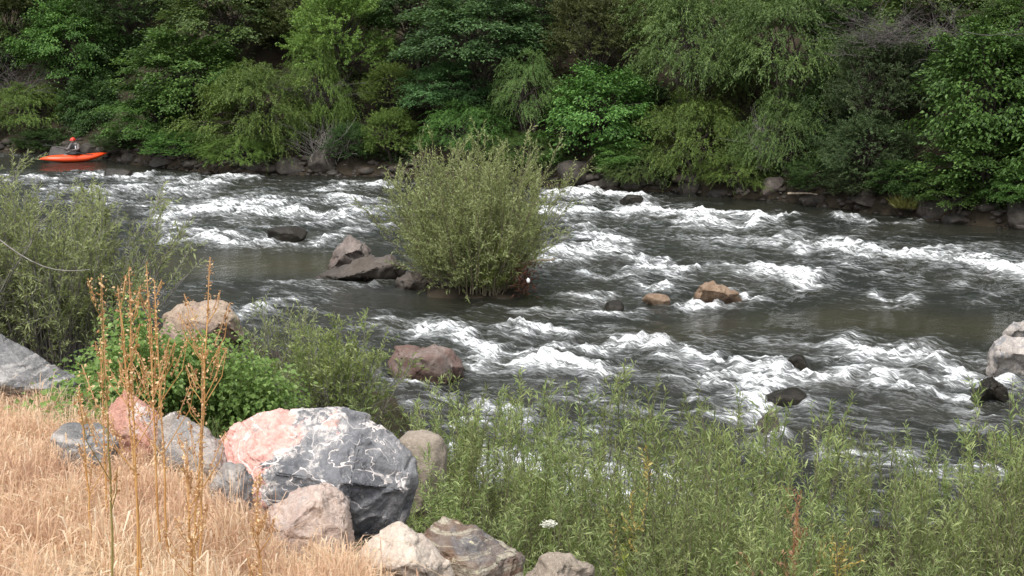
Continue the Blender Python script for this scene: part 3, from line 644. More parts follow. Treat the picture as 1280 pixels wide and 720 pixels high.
T += [
 ('shrub', 'leafy boughs hiding the rocks at the right end of the far shore', 'shrub', 'big', L_hazel, 1196, 238, 44, 26, .2),
 ('shrub', 'low juniper spray over the rocks right of the driftwood stick', 'shrub', 'fine', L_jun, 1072, 230, 40, 20, .3),
 ('shrub', 'drooping shrub over the dark rocks left of the drooping willow', 'shrub', 'willow', L_olive, 800, 212, 42, 24, .2),
 ('alder_tree', 'tall alder just past the right edge of the photo', 'tree', 'big', L_hazel, 1370, 150, 90, 110, 1.0),
 ('alder_tree', 'second alder past the right edge of the photo', 'tree', 'broad', L_hazel, 1500, 150, 100, 120, 1.2),
 ('willow_tree', 'willow well past the right edge of the photo', 'tree', 'willow', L_olive, 1640, 160, 120, 130, 1.2),
 ('willow_tree', 'willow past the left edge of the photo', 'tree', 'willow', L_olive, -110, 110, 80, 90, 1.6)]
for i, (nm, lb, ct, sty, mt, px, py, hw, hh, off) in enumerate(T):
    far_tree(nm, lb, ct, sty, mt, px, py, hw, hh, off, 500 + i)
BACK = [(-30, 100, 70, 70, 'behind the yellowish shrub at the left edge'), (60, -20, 80, 60, 'above the kayak at the top left'), (170, 10, 80, 55, 'above the hazel, left of its top'), (290, 20, 80, 55, 'above the hazel, right of its top'),
 (160, 110, 60, 60, 'between the hazel and the leafy tree over the kayak'), (380, 20, 70, 60, 'left of the tall yellow green tree'), (520, 10, 66, 60, 'between the tall yellow green tree and the blue green tree'), (420, 150, 60, 60, 'in the gloom behind the bare twigs'),
 (680, 0, 80, 60, 'between the blue green tree and the brownish tree'), (700, 150, 60, 60, 'in the gap above the flat topped rock'), (540, 150, 70, 50, 'behind the left shoulder of the island bush'), (800, 20, 66, 60, 'behind the brownish tree'), (810, 150, 60, 60, 'in the gap left of the drooping willow'),
 (920, 130, 70, 70, 'in the dark hollow between the two willow halves'), (1060, 20, 70, 56, 'above the dark juniper'), (1160, 20, 80, 60, 'left of the pale alder'), (1160, 110, 60, 70, 'between the juniper and the bright leaning tree'), (1160, 200, 60, 50, 'in the shade below the bright leaning tree'), (1330, 110, 80, 80, 'past the right edge')]
for i, (px, py, hw, hh, lb) in enumerate(BACK):
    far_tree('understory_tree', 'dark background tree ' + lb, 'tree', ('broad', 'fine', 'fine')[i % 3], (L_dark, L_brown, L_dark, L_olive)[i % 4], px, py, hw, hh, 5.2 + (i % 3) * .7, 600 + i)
# undergrowth, a mass of low leaves over the far slope
rs = np.random.RandomState(77); n = 60000
ux = rs.uniform(-30, 24, n); ud = rs.uniform(0, 1, n) ** 1.3 * 11 + .35; uy = yf(ux) + ud
keep = perlin(p2(ux * .55, uy * .55, 2.)) + .35 * perlin(p2(ux * 1.7, uy * 1.7, 8.)) > -.02; ux, uy, ud = ux[keep], uy[keep], ud[keep]; n = len(ux)
uz = ground_z(ux, uy) + rs.uniform(.05, 1, n) ** 1.5 * .7 * np.clip(ud, .3, 1)
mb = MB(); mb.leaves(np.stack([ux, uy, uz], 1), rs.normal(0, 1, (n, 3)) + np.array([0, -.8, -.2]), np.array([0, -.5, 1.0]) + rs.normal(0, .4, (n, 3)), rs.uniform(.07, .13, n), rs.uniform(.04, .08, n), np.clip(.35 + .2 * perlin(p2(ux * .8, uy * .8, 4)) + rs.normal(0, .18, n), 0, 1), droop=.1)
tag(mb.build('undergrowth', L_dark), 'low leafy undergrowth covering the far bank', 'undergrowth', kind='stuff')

# bare twigs
def bare_shrub(label, px, base, Y, hw, hh, seed, nst=26, mat=B_grey, name='bare_shrub', lean=0, th=.014, wild=0):
    rs = np.random.RandomState(seed); c = W(px, base, Y); r = thing(name, label, 'dead shrub', c); k = Y / F; mb = MB()
    for i in range(nst):
        e = np.array([rs.normal(lean, .55) * hw * k, rs.normal(0, .4) * hw * k, rs.uniform(.4, 1) * 2 * hh * k * (1 - wild * rs.uniform(0, .9))]) * np.array([1 + wild * .8, 1 + wild, 1]); u = np.linspace(0, 1, 9)[:, None]
        path = rs.normal(0, .05 + .3 * wild * hw * k, 3) * np.array([1, 1, .6 + 0 * wild]) + e * u + np.cumsum(rs.normal(0, .03 + .05 * wild, (9, 3)), 0) * hh * k; path[:, 2] -= .12 * hh * k * (u[:, 0] ** 2)
        mb.tube(path, np.linspace(th, th * .3, 9), 4)
        for j in range(7):
            a = path[rs.randint(2, 8)]; f = a + (e * rs.uniform(.15, .35) + rs.normal(0, .28, 3) * hh * k)
            mb.tube(np.linspace(a, f, 5) + np.cumsum(rs.normal(0, .01, (5, 3)), 0), np.linspace(th * .5, th * .2, 5), 3)
    mb.build('twigs', mat, r); return r
bx, by = fbase(405, .6); bare_shrub('tangle of bare grey twigs hanging over the rounded grey rock on the far shore', 410, 200, by, 36, 34, 701, 44, th=.011, wild=.6)
bx, by = fbase(395, 2); bare_shrub('grey dead brush between the tall yellow green tree and the bending willow', 388, 120, by - .6, 30, 22, 702, 50, mat=B_brush, th=.008, wild=1)
bx, by = fbase(15, 2.); bare_shrub('bare grey branches at the left edge of the far bank', 18, 118, by - .9, 34, 36, 703, 30, mat=B_brush, wild=1)
bx, by = fbase(1100, 3); bare_shrub('purple grey leafless brush at the top of the bank above the juniper', 1100, 50, by - 1.6, 36, 26, 704, 70, mat=B_brush, th=.008, wild=1)
bx, by = fbase(1190, 3); bare_shrub('pale dead branches at the top of the bank left of the pale alder', 1190, 52, by - 1.6, 42, 26, 705, 50, mat=B_brush, th=.009, wild=1)
bx, by = fbase(960, .6); bare_shrub('thin grey saplings in the dark hollow above the round grey rock', 952, 212, by - .2, 20, 32, 706, 16)

# driftwood and yellow grass tuft on the far shore
def stick(label, a, b, rad, mat, bend=.06, seed=0, name='driftwood'):
    rs = np.random.RandomState(seed); a, b = np.array(a), np.array(b); u = np.linspace(0, 1, 9)[:, None]
    path = a + (b - a) * u + np.array([0, 0, bend]) * np.sin(u * math.pi) + np.cumsum(rs.normal(0, rad * .25, (9, 3)), 0) - a
    mb = MB(); mb.tube(path, np.linspace(rad, rad * .55, 9), 7); o = mb.build(name, mat, smooth=True); o.location = tuple(a); return tag(o, label, 'driftwood')
bx, by = fbase(1010, .0)
M_drift = bark_mat('bleached_wood', (.24, .19, .14), (.42, .35, .27))
stick('pale driftwood stick lying on the far shore right of the round grey rock', W(984, 242, by - .15), W(1042, 247, by - .55), .035, M_drift, seed=3)
stick('pale forked stick caught across the right foot of the island bush', W(644, 331, 27.2), W(692, 323, 27.0), .03, M_drift, .03, seed=4)
def grass_tuft(label, c, n, h, spread, mat, seed, name='grass_tuft', cat='grass', wd=.012):
    rs = np.random.RandomState(seed); mb = MB()
    th = rs.uniform(0, 6.28, n); r0 = spread * np.sqrt(rs.uniform(0, 1, n)); pos = np.stack([r0 * np.cos(th), r0 * np.sin(th), np.zeros(n)], 1)
    ax = np.array([0, 0, 1.0]) + rs.normal(0, .35, (n, 3)); nr = rs.normal(0, 1, (n, 3)); mb.leaves(pos, ax, nr, rs.uniform(.5, 1, n) * h, wd, rs.uniform(.1, .9, n), droop=.15)
    o = mb.build(name, mat); o.location = tuple(float(v) for v in c); return tag(o, label, cat)
bx, by = fbase(1138, .1); grass_tuft('tuft of yellow green grass on the far shore under the shaded bushes', W(1138, 260, by - .1), 900, .55, .5, leaf_mat('tuft_grass', (.08, .10, .02), (.14, .15, .035), (.2, .2, .06)), 5, wd=.02)

# ------------------------------------------------------------------ willow shrubs with narrow leaves
def willow_shrub(r, seed, nst, H, spread, leaf, stem, tw=9, lpt=15, Ls=(.05, .085), wr=.17, start=.25, lean=(0, 0), base_r=.25, leafless=.0, th=.012, vert=.0, droopy=0.0, skew=0.0):
    rs = np.random.RandomState(seed); sm, fm_ = MB(), MB()
    for i in range(nst):
        az = rs.uniform(0, 6.28); tl = abs(rs.normal(0, .5)) * spread; tl = min(tl, spread * 1.25)
        b0 = np.array([math.cos(az), math.sin(az), 0]) * base_r * math.sqrt(rs.uniform(0, 1)) ; h = H * rs.uniform(.56, 1.0) * (1 - .22 * (tl / max(spread, .01)) ** 2)
        u = np.linspace(0, 1, 10); out = np.array([math.cos(az), math.sin(az), 0]) + np.array([lean[0], lean[1], 0])
        h *= (1 - .35 * droopy * tl ** 2) * (1 + skew * math.cos(az)) * (rs.uniform(.8, 1.12) if skew else 1)
        path = b0 + out * (tl * h * (u ** .85 if vert == 0 else u ** 1.4))[:, None] + np.array([0, 0, 1.0]) * (h * (u - droopy * tl * u ** 3 * .55))[:, None] + np.cumsum(rs.normal(0, .012 * H, (10, 3)), 0) * u[:, None]
        sm.tube(path, np.linspace(th, th * .25, 10) * rs.uniform(.6, 1.1), 4, tint=rs.uniform())
        ct = rs.normal(0, .1)
        k = rs.poisson(tw); us = np.sort(rs.uniform(start, .97, k))
        segs = [(path[6], path[9])]
        for q in us:
            a = np.array([np.interp(q, u, path[:, j]) for j in range(3)]); tg = unit(np.array([np.interp(min(q + .1, 1), u, path[:, j]) for j in range(3)]) - a + 1e-6)
            ln = H * rs.uniform(.10, .24) * (1.15 - .5 * q); dr = unit(tg * 1.0 + rs.normal(0, .55, 3) + np.array([0, 0, .25])); segs.append((a, a + dr * ln))
        for a, b in segs:
            if rs.uniform() < leafless and a[2] < H * .55: 
                sm.tube(np.linspace(a, b, 4) + rs.normal(0, .01, (4, 3)), np.linspace(th * .35, th * .12, 4), 3, tint=rs.uniform()); continue
            n = max(4, int(lpt * np.linalg.norm(b - a) / (.17 * H) * rs.uniform(.8, 1.2))); q = np.linspace(.08, 1, n)
            sag = -.06 * H * .3 * q ** 2; dr = unit(b - a)
            pos = a + (b - a) * q[:, None] + sag[:, None] * np.array([0, 0, 1.0])
            sm.tube(np.linspace(a, b, 4), np.linspace(th * .3, th * .12, 4), 3, tint=rs.uniform())
            ax = dr * .9 + unit(rs.normal(0, 1, (n, 3))) * .85 + np.array([0, 0, .12]); nr = rs.normal(0, .6, (n, 3)) + np.array([0, 0, 1.0])
            L = rs.uniform(*Ls, n); fm_.leaves(pos, ax, nr, L, L * wr * rs.uniform(.8, 1.25, n), np.clip(.48 + ct + rs.normal(0, .2, n) + .1 * q, 0, 1), droop=.14)
    sm.build('stems', stem, r, smooth=True); fm_.build('foliage', leaf, r); return r
isl = thing('willow_bush', 'round grey green willow bush growing on the rocky islet in midstream', 'bush', (ISL[0] - .14, ISL[1] - .05, .05))
willow_shrub(isl, 11, 210, 3.1, .86, L_isl, B_wil, tw=16, lpt=19, Ls=(.05, .095), wr=.28, start=.04, base_r=.8, leafless=.05, droopy=.2, skew=.05)
isl2 = thing('willow_shoot', 'low yellow green shoots in front of the foot of the island bush', 'shrub', (*(G(612, 366)[:2] + np.array([0, -.2])), .02))
willow_shrub(isl2, 12, 85, 1.2, .5, leaf_mat('fresh_willow_leaf', (.14, .19, .045), (.25, .31, .08), (.38, .44, .14), trans=.4, var=.05), B_wil, tw=6, lpt=12, start=.1, base_r=.3, wr=.25)
x_, y_ = W(85, 480, 15.6)[:2]; x2 = x_ - .15
lw = thing('willow_bush', 'large grey green willow bush with bare lower branches at the left edge', 'bush', (x2, y_, gz1(x2, y_)))
willow_shrub(lw, 13, 190, 2.25, .78, L_left, B_grey, tw=13, lpt=19, Ls=(.05, .085), wr=.22, start=.30, base_r=.55, leafless=.3, th=.013)
x_, y_ = W(-80, 480, 15.0)[:2]
lw2 = thing('willow_bush', 'willow bush half cut off by the left edge of the photo', 'bush', (x_, y_, gz1(x_, y_)))
willow_shrub(lw2, 18, 130, 2.3, .68, L_left, B_grey, tw=12, lpt=18, Ls=(.05, .085), wr=.22, start=.34, base_r=.5, leafless=.42, th=.014)
x_, y_ = W(420, 520, 14.8)[:2]
mw = thing('willow_shrub', 'small grey green willow shrub between the bramble and the rust brown boulder', 'shrub', (x_, y_, gz1(x_, y_)))
willow_shrub(mw, 14, 120, 1.36, .66, leaf_mat('olive_willow_leaf', (.13, .18, .06), (.26, .33, .12), (.42, .49, .22), trans=.45, var=.05), B_grey, tw=9, lpt=13, Ls=(.045, .075), wr=.28, start=.2, base_r=.3, leafless=.35, th=.009)
x_, y_ = W(352, 510, 15.6)[:2]
mw2 = thing('willow_shrub', 'sparse pale willow sprigs standing tall behind the bramble', 'shrub', (x_, y_, gz1(x_, y_)))
willow_shrub(mw2, 15, 40, 1.42, .40, L_isl, B_grey, tw=6, lpt=10, Ls=(.045, .07), wr=.22, start=.35, base_r=.25, leafless=.3, th=.009)
# bramble: broad bright leaves
def bramble(label, px, base, Y, hw, H, seed, ncl):
    rs = np.random.RandomState(seed); x, y = W(px, base, Y)[:2]; z = gz1(x, y); r = thing('bramble', label, 'bramble', (x, y, z)); k = Y / F; fm_, sm = MB(), MB()
    for i in range(ncl):
        cx, cy = rs.uniform(-1, 1) * hw * k, rs.uniform(-.45, .45); env = H * (1 - .55 * (cx / (hw * k)) ** 2); env *= 1 + .45 * perlin(np.array([[cx * 2.2 + seed, cy * 2, .5]]))[0]; c = np.array([cx, cy, env * rs.uniform(.15, 1.05)]); out = unit(np.array([cx * .8, cy - .5, .5]))
        sm.tube(np.linspace([cx * .6, cy * .6, -.05], c, 5) + rs.normal(0, .012, (5, 3)), np.linspace(.006, .003, 5), 4)
        n = rs.randint(26, 46); pos = c + rs.normal(0, 1, (n, 3)) * np.array([.10, .10, .05]); ax = unit(pos - c) + np.array([0, -.2, -.3]) + rs.normal(0, .3, (n, 3))
        L = rs.uniform(.03, .062, n); fm_.leaves(pos, ax, np.array([0, -.2, 1.0]) + .4 * out + rs.normal(0, .35, (n, 3)), L, L * rs.uniform(.7, .95, n), np.clip(.5 + rs.normal(0, .2, n) + rs.normal(0, .1), 0, 1), droop=.15)
    sm.build('stems', B_grn, r); fm_.build('foliage', L_bram, r)
bramble('bright green leafy bramble behind the large veined boulder', 276, 540, 13.2, 80, .98, 21, 230)
bramble('bright green bramble behind the red boulder, left of the larger bramble', 165, 525, 12.6, 66, .80, 22, 120)
bramble('small green creeping plant at the foot of the grey layered slab', 92, 500, 8.5, 34, .14, 23, 26)

# thicket of willow shoots on the near bank
PROTO = []
THICK = [(1370, 10.2, 1.7, 'just past the right edge of the photo'), (1440, 11.6, 1.8, 'past the right edge of the photo, by the water'), (1450, 9.2, 1.5, 'past the right edge of the photo, lower'), (1560, 10.6, 1.7, 'well past the right edge of the photo'), (1690, 12, 1.7, 'far past the right edge of the photo'),
  (540, 8.7, 1.0, 'hugging the right flank of the large veined boulder'), (565, 10.8, 1.55, 'thicket just behind the left end'), (625, 10.4, 1.45, 'thicket above the lichen boulder'), (690, 9.6, 1.35, 'thicket in front of the white water patch'), (755, 9.4, 1.45, 'thicket left of the first yellowing sprig'),
  (830, 9.6, 1.5, 'thicket in the middle row, right of the first yellowing sprig'), (890, 10.3, 1.65, 'thicket in the middle row under the white chute'), (945, 8.8, 1.3, 'thicket just left of the rusty dead sprig, low'), (1020, 9.0, 1.35, 'thicket just left of the second yellowing sprig'), (1140, 9.6, 1.45, 'thicket in the middle row left of the red stems'), (1210, 10.2, 1.3, 'thicket in the middle row right of the red stems'),  # column of the clump, metres ahead, height, words
 (545, 10.6, 1.42, 'left end of the thicket, behind the lichen boulder'), (600, 11.6, 1.62, 'thicket beside the left end, over the white water'), (640, 9.4, 1.18, 'low front of the thicket right of the lichen boulder'),
 (665, 12.0, 1.75, 'thicket above the patch of white water seen through stems'), (720, 10.6, 1.60, 'thicket right of the white water patch, in the middle row'), (742, 12.2, 1.95, 'thicket where the tallest tip stands left of centre'), (700, 8.4, 1.05, 'front edge of the thicket by the white flower head'),
 (800, 11.6, 1.72, 'thicket behind the first yellowing sprig'), (790, 9.2, 1.40, 'thicket around the tall yellow green weed'), (852, 10.6, 1.80, 'thicket with a pale bare stick, right of the yellowing sprig'), (860, 8.4, 1.25, 'front row of the thicket, right of the yellow green weed'),
 (905, 11.8, 1.80, 'thicket under the white chute'), (925, 9.2, 1.62, 'thicket left of the rusty dead sprig'), (985, 10.4, 1.90, 'thicket with tips in front of the smooth dark hump'), (1010, 12.0, 1.72, 'thicket behind the rusty dead sprig'), (980, 8.2, 1.30, 'front row of the thicket under the rusty dead sprig'),
 (1060, 9.6, 1.32, 'thicket right of the rusty dead sprig, around the second yellowing sprig'), (1075, 11.8, 1.40, 'thicket in the low gap before the dark water'), (1110, 8.6, 1.25, 'front row of the thicket left of the red stems'), (1130, 11.2, 1.55, 'thicket left of the lone tip at right'),
 (1170, 9.6, 1.62, 'thicket behind the red stems'), (1196, 11.8, 1.5, 'thicket below the black wet rock'), (1225, 8.6, 1.1, 'front row of the thicket right of the red stems'), (1262, 10.4, 1.68, 'right end of the thicket, second from the edge'), (1296, 9.6, 1.75, 'right edge of the thicket, cut by the photo edge'), (1318, 11.4, 2.0, 'right end of the thicket, below the pale boulders'),
 (570, 8.7, .95, 'low left front of the thicket touching the lichen boulder'), (1160, 7.6, 1.0, 'nearest row of the thicket at the foot of the red stems'), (1030, 7.5, .95, 'nearest row of the thicket under the second yellowing sprig'), (910, 7.5, .95, 'nearest row of the thicket in the bottom middle'), (790, 7.6, .88, 'nearest row of the thicket by the yellow green weed'), (1275, 7.6, 1.05, 'nearest row of the thicket in the bottom right corner')]
for i in range(7):
    r = thing('willow_shoots', 'x', 'shrub', (0, 0, 0), group='willow shoots in the near thicket')
    willow_shrub(r, 40 + i, 15 + 4 * (i % 4), 1.8, (.18, .28, .38, .24)[i % 4], L_thick, B_wil, tw=(8, 11, 6, 9, 10)[i % 5], lpt=(17, 13, 20)[i % 3], Ls=((.05, .09), (.06, .115), (.04, .075))[i % 3], wr=(.14, .12, .17)[i % 3], start=.12, base_r=.31, th=.006, vert=1, leafless=(.0, .12, .25)[(i + 1) % 3]); PROTO.append(r)
rs = np.random.RandomState(3)
for i, (px, Y, h, lb) in enumerate(THICK):
    x = (px - 640) / F * Y; z = gz1(x, Y) - .03; lb = 'willow shoots, ' + lb; h = h * .93; s_ = h / 1.62; rz = rs.uniform(0, 6.28)
    if i < 7:
        o = PROTO[i]; o.location = (x, Y, z); o.rotation_euler = (0, 0, rz); o.scale = (max(s_, .8), max(s_, .8), s_); o['label'] = lb
    else: dup(PROTO[i % 7], lb, (x, Y, z), rz, (max(s_, .8), max(s_, .8), s_))
rs = np.random.RandomState(78); n = 42000
ux = rs.uniform(-3, 13, n); uq = rs.uniform(.04, .97, n); uy = yt(ux) + uq * (ys(ux) - yt(ux))
keep = perlin(p2(ux * 1.1, uy * 1.1, 2.)) + .5 * perlin(p2(ux * 3.1, uy * 3.1, 8.)) > -.12; ux, uy = ux[keep], uy[keep]; n = len(ux)
mb = MB(); mb.leaves(np.stack([ux, uy, ground_z(ux, uy) + rs.uniform(0, .10, n)], 1), rs.normal(0, .5, (n, 3)) + np.array([0, 0, .8]), rs.normal(0, 1, (n, 3)), rs.uniform(.08, .26, n), rs.uniform(.006, .014, n), rs.uniform(0, .8, n), droop=.25)
tag(mb.build('bank_grass', leaf_mat('bank_grass_blade', (.05, .075, .02), (.11, .145, .045), (.22, .22, .10), trans=.35)), 'low green grass between the willow stems on the near bank', 'grass', kind='stuff')
def sprig(name, label, cat, px, base, Y, H, nst, leaf, stem, seed, **kw):
    x, y = W(px, base, Y)[:2]; r = thing(name, label, cat, (x, y, gz1(x, y))); a = dict(tw=7, lpt=10, Ls=(.03, .05), wr=.35, start=.45, base_r=.08, th=.006, vert=1); a.update(kw)
    return willow_shrub(r, seed, nst, H, .16, leaf, stem, **a)
L_rust = leaf_mat('dead_leaf', (.20, .10, .05), (.32, .19, .11), (.42, .28, .17), var=.05)
L_lime = leaf_mat('lime_leaf', (.16, .20, .03), (.26, .30, .06), (.36, .38, .12), var=.05)
sprig('yellowing_sprig', 'yellowing sprig in the left half of the willow thicket', 'plant', 792, 740, 8.9, 1.52, 3, L_yell, B_wil, 61)
sprig('yellowing_sprig', 'yellowing sprig in the right half of the willow thicket', 'plant', 1034, 740, 8.4, 1.38, 4, L_yell, B_wil, 62)
sprig('yellowing_sprig', 'low cream and yellow seed heads at the bottom between rusty sprig and red stems', 'plant', 1052, 740, 7.2, .72, 5, L_yell, B_grn, 63, start=.3)
sprig('dead_sprig', 'rusty brown dead sprig in the middle of the willow thicket', 'plant', 978, 740, 8.2, 1.42, 4, L_rust, B_red, 64)
sprig('tall_weed', 'tall yellow green weed at the bottom of the willow thicket left of centre', 'weed', 782, 740, 6.6, .92, 1, L_lime, B_grn, 65, th=.010, start=.2, tw=5)
for i, (px, H) in enumerate(((1148, .62), (1163, .72), (1180, .85), (1192, .90), (1206, .55), (1218, .7))):
    x, y = W(px, 720, 6.6 + .15 * (i % 3))[:2]; z = gz1(x, y); rs = np.random.RandomState(90 + i); mb = MB(); u = np.linspace(0, 1, 8)[:, None]
    mb.tube(np.array([0, 0, 0]) + u * np.array([rs.normal(0, .07), 0, H]) + np.cumsum(rs.normal(0, .005, (8, 3)), 0), np.linspace(.006, .003, 8), 6)
    for j in range(5):
        a = np.array([0, 0, H * rs.uniform(.3, .8)]); mb.tube(np.linspace(a, a + np.array([rs.normal(0, .05), rs.normal(0, .04), H * .3]), 4), np.linspace(.003, .0015, 4), 4)
    o = mb.build('red_stem', B_red, smooth=True); o.location = (x, y, z); tag(o, '%s of six bare red stems at the bottom of the thicket, from the left' % ['first', 'second', 'third', 'fourth', 'fifth', 'last'][i], 'plant stem', 'bare red stems in the thicket')
# white flower head
x, y = W(686, 655, 7.9)[:2]; zz = W(686, 655, 7.9)[2]; zg = gz1(x, y); fl = thing('white_flower', 'flat white flower head in the front of the willow thicket', 'flower', (x, y, zg)); mb = MB(); mb.tube(np.linspace([0, 0, 0], [.01, 0, zz - zg], 6), .004, 5); mb.build('stem', B_grn, fl)
rs = np.random.RandomState(8); n = 320; mb = MB(); mb.leaves(np.stack([rs.normal(0, .016, n), rs.normal(0, .016, n), zz - zg + rs.normal(0, .006, n)], 1), rs.normal(0, 1, (n, 3)) * np.array([1, 1, .2]), np.array([0, -.3, 1.0]) + rs.normal(0, .2, (n, 3)), .014, .010, .5); mb.build('flower_head', plain_mat('white_petal', (.55, .55, .46)), fl)

# ------------------------------------------------------------------ dry grass on the near bank
rs = np.random.RandomState(55); n = 150000
x = rs.uniform(-4.6, 1.2, n * 3); y = rs.uniform(2.4, 10.2, n * 3)
edge = y - yt(x) - .25 * perlin(p2(x * 1.4, y * 1.4, 6)); cl = perlin(p2(x * 3.5, y * 3.5, 1.)) + .5 * perlin(p2(x * 9, y * 9, 3.))
keep = (edge < .12) & (cl > rs.uniform(-.85, .35, n * 3)); x, y, cl, edge = x[keep][:n], y[keep][:n], cl[keep][:n], edge[keep][:n]; n = len(x)
z = ground_z(x, y) - .01
h = rs.uniform(.04, .15, n) * (1 + .85 * cl) * np.where(rs.uniform(size=n) < .10, 1.6, 1) * np.where(edge > -.25, .8, 1)
la = rs.uniform(0, 6.28, n) * .75 + 3.0 * perlin(p2(x * 1.1, y * 1.1, 9.)); lm = np.abs(rs.normal(.45, .45, n)); ld = np.stack([np.cos(la), np.sin(la), np.zeros(n)], 1)
b0 = np.stack([x, y, z], 1); up = np.array([0, 0, 1.0]); h_ = h[:, None]; lm_ = lm[:, None]
p1 = b0 + up * h_ * .5 + ld * h_ * lm_ * .22; p2_ = b0 + up * h_ * (.86 - .12 * lm_) + ld * h_ * lm_ * .62; p3 = b0 + up * h_ * (1.0 - .42 * lm_) + ld * h_ * lm_ * 1.15
sd = unit(np.stack([-np.sin(la + rs.normal(0, .9, n)), np.cos(la), np.zeros(n)], 1)); w = rs.uniform(.0008, .0020, n)[:, None]; wh = np.where(rs.uniform(size=n) < .42, rs.uniform(1.5, 3.2, n), .8)[:, None]
vv = np.stack([b0 - sd * w, b0 + sd * w, p1 - sd * w * .9, p1 + sd * w * .9, p2_ - sd * w * wh, p2_ + sd * w * wh, p3 - sd * w * .15, p3 + sd * w * .15], 1).reshape(-1, 3)
i8 = np.arange(n)[:, None] * 8; qq = np.concatenate([i8 + np.array([[0, 1, 3, 2]]), i8 + np.array([[2, 3, 5, 4]]), i8 + np.array([[4, 5, 7, 6]])])
tn = np.clip(.52 + .42 * perlin(p2(x * 1.6, y * 1.6, 2.)) + .22 * perlin(p2(x * 6, y * 6, 7.)) + rs.normal(0, .22, n), 0, 1)
t = NT('dry_grass'); rp = t.n('ShaderNodeValToRGB'); e = rp.color_ramp.elements
e[0].color = (.48, .31, .22, 1); e[1].color = (.88, .78, .61, 1); m = e.new(.35); m.color = (.72, .51, .36, 1); m = e.new(.7); m.color = (.83, .64, .44, 1)
t.l(t.attr('tint'), rp.inputs[0]); tr = t.n('ShaderNodeBsdfTranslucent'); t.l(rp.outputs[0], tr.inputs[0]); mx = t.n('ShaderNodeMixShader'); mx.inputs[0].default_value = .5; t.l(t.bsdf(rp.outputs[0], .7, .2), mx.inputs[1]); t.l(tr.outputs[0], mx.inputs[2]); m_dry = t.done(mx.outputs[0])
mb = MB(); mb.add(vv, quads=qq, tint=np.repeat(tn, 8))
tag(mb.build('dry_grass', m_dry), 'dry straw coloured grass covering the near bank', 'grass', kind='stuff')

# tall dried weeds
M_wst = bark_mat('dry_weed_stem', (.40, .21, .07), (.58, .36, .15)); M_wgr = bark_mat('half_green_stem', (.17, .15, .05), (.30, .24, .09))
L_seed = leaf_mat('seed_husk', (.36, .19, .09), (.60, .39, .21), (.78, .62, .40), trans=.3, var=.06)
def weed(label, px, base, top, Y, seed, lean=0, nb=9, stem=None, dense=1.0, s0=.45, cat='dried weed'):
    rs = np.random.RandomState(seed); x, y = W(px, base, Y)[:2]; zg = gz1(x, y); r = thing('dried_weed', label, cat, (x, y, zg)); tz = W(px + lean, top, Y) - np.array([x, y, zg])
    sm = MB(); u = np.linspace(0, 1, 14); H = tz[2]
    path = np.array([0, 0, -.03]) + tz * u[:, None] + np.cumsum(rs.normal(0, .0035, (14, 3)), 0); sm.tube(path, np.linspace(.0055, .0016, 14), 6)
    tips = [(path[int(13 * s0)], path[13], 1.0)]
    for j in range(int(nb * .7)):
        q = rs.uniform(s0 * .8, .95); a = np.array([np.interp(q, u, path[:, k]) for k in range(3)]); az = rs.uniform(0, 6.28); ln = H * rs.uniform(.06, .20) * (1.3 - q)* 1.6
        b = a + ln * np.array([math.cos(az) * .45, math.sin(az) * .45, 1.0]); mid = (a + b) / 2 + np.array([math.cos(az), math.sin(az), 0]) * ln * .12
        sm.tube(np.array([a, mid, b]), np.array([.0024, .002, .001]), 4); tips.append((a * .6 + b * .4, b, .8))
    for a, b, k in tips:
        fm_ = MB(); n = max(6, int(np.linalg.norm(b - a) * 210 * dense)); q = rs.uniform(0, 1, n); cl = q
        pos = a + (b - a) * cl[:, None] + rs.normal(0, .0068, (n, 3)); L = rs.uniform(.007, .018, n)
        fm_.leaves(pos, rs.normal(0, 1, (n, 3)) + np.array([0, 0, -.3]), rs.normal(0, 1, (n, 3)), L, L * rs.uniform(.45, .8, n), rs.uniform(0, 1, n), fold=.3); fm_.tube(np.linspace(a, b, 5), .0022, 4); fm_.build('seed_head', L_seed, r)
    sm.build('stem', stem or M_wst, r, smooth=True)
weed('dried orange weed, leftmost tall stalk with a half green lower stem', 140, 700, 322, 4.7, 801, -22, 8, M_wgr)
weed('thick bundle like dried orange weed stalk second from the left', 166, 640, 325, 5.2, 802, -8, 14, None, 1.3)
weed('dried weed stalk leaning left beside the thick orange one', 172, 625, 345, 5.3, 803, -20, 9)
weed('straight dried orange stalk rising in front of the red boulder', 196, 610, 318, 5.5, 804, -16, 9)
weed('tan dried stalk just right of the straight one before the red boulder', 206, 600, 335, 5.6, 805, -10, 10)
weed('tallest dried weed with forked seed heads in front of the pale beige boulder', 238, 600, 310, 5.6, 806, 18, 13, None, 1.0, .4)
weed('slim dried stalk bending under the forked tall weed', 246, 610, 420, 5.5, 807, 8, 8)
weed('short orange dried weed before the hollow beside the large boulder', 236, 700, 545, 4.9, 808, 4, 16, None, 1.6, .15)
weed('short bushy dried weed in front of the large veined boulder', 322, 700, 590, 5.0, 809, 0, 14, None, 1.5, .25)
weed('thin short dried weed at the left of the grass', 112, 620, 470, 5.6, 810, -10, 7)
weed('yellowish dried weed in front of the bramble', 128, 560, 420, 6.2, 811, -4, 8)

# one long bare twig over the left bush
stick('long thin bare twig arching in front of the left willow bush', W(-5, 296, 13.4), W(112, 338, 13.2), .007, B_grey, -.13, seed=6, name='bare_twig')
stick('thin pale twig reaching over the water right of the small willow shrub', W(458, 512, 15.6), W(500, 467, 15.4), .007, B_grey, -.02, seed=7, name='bare_twig')

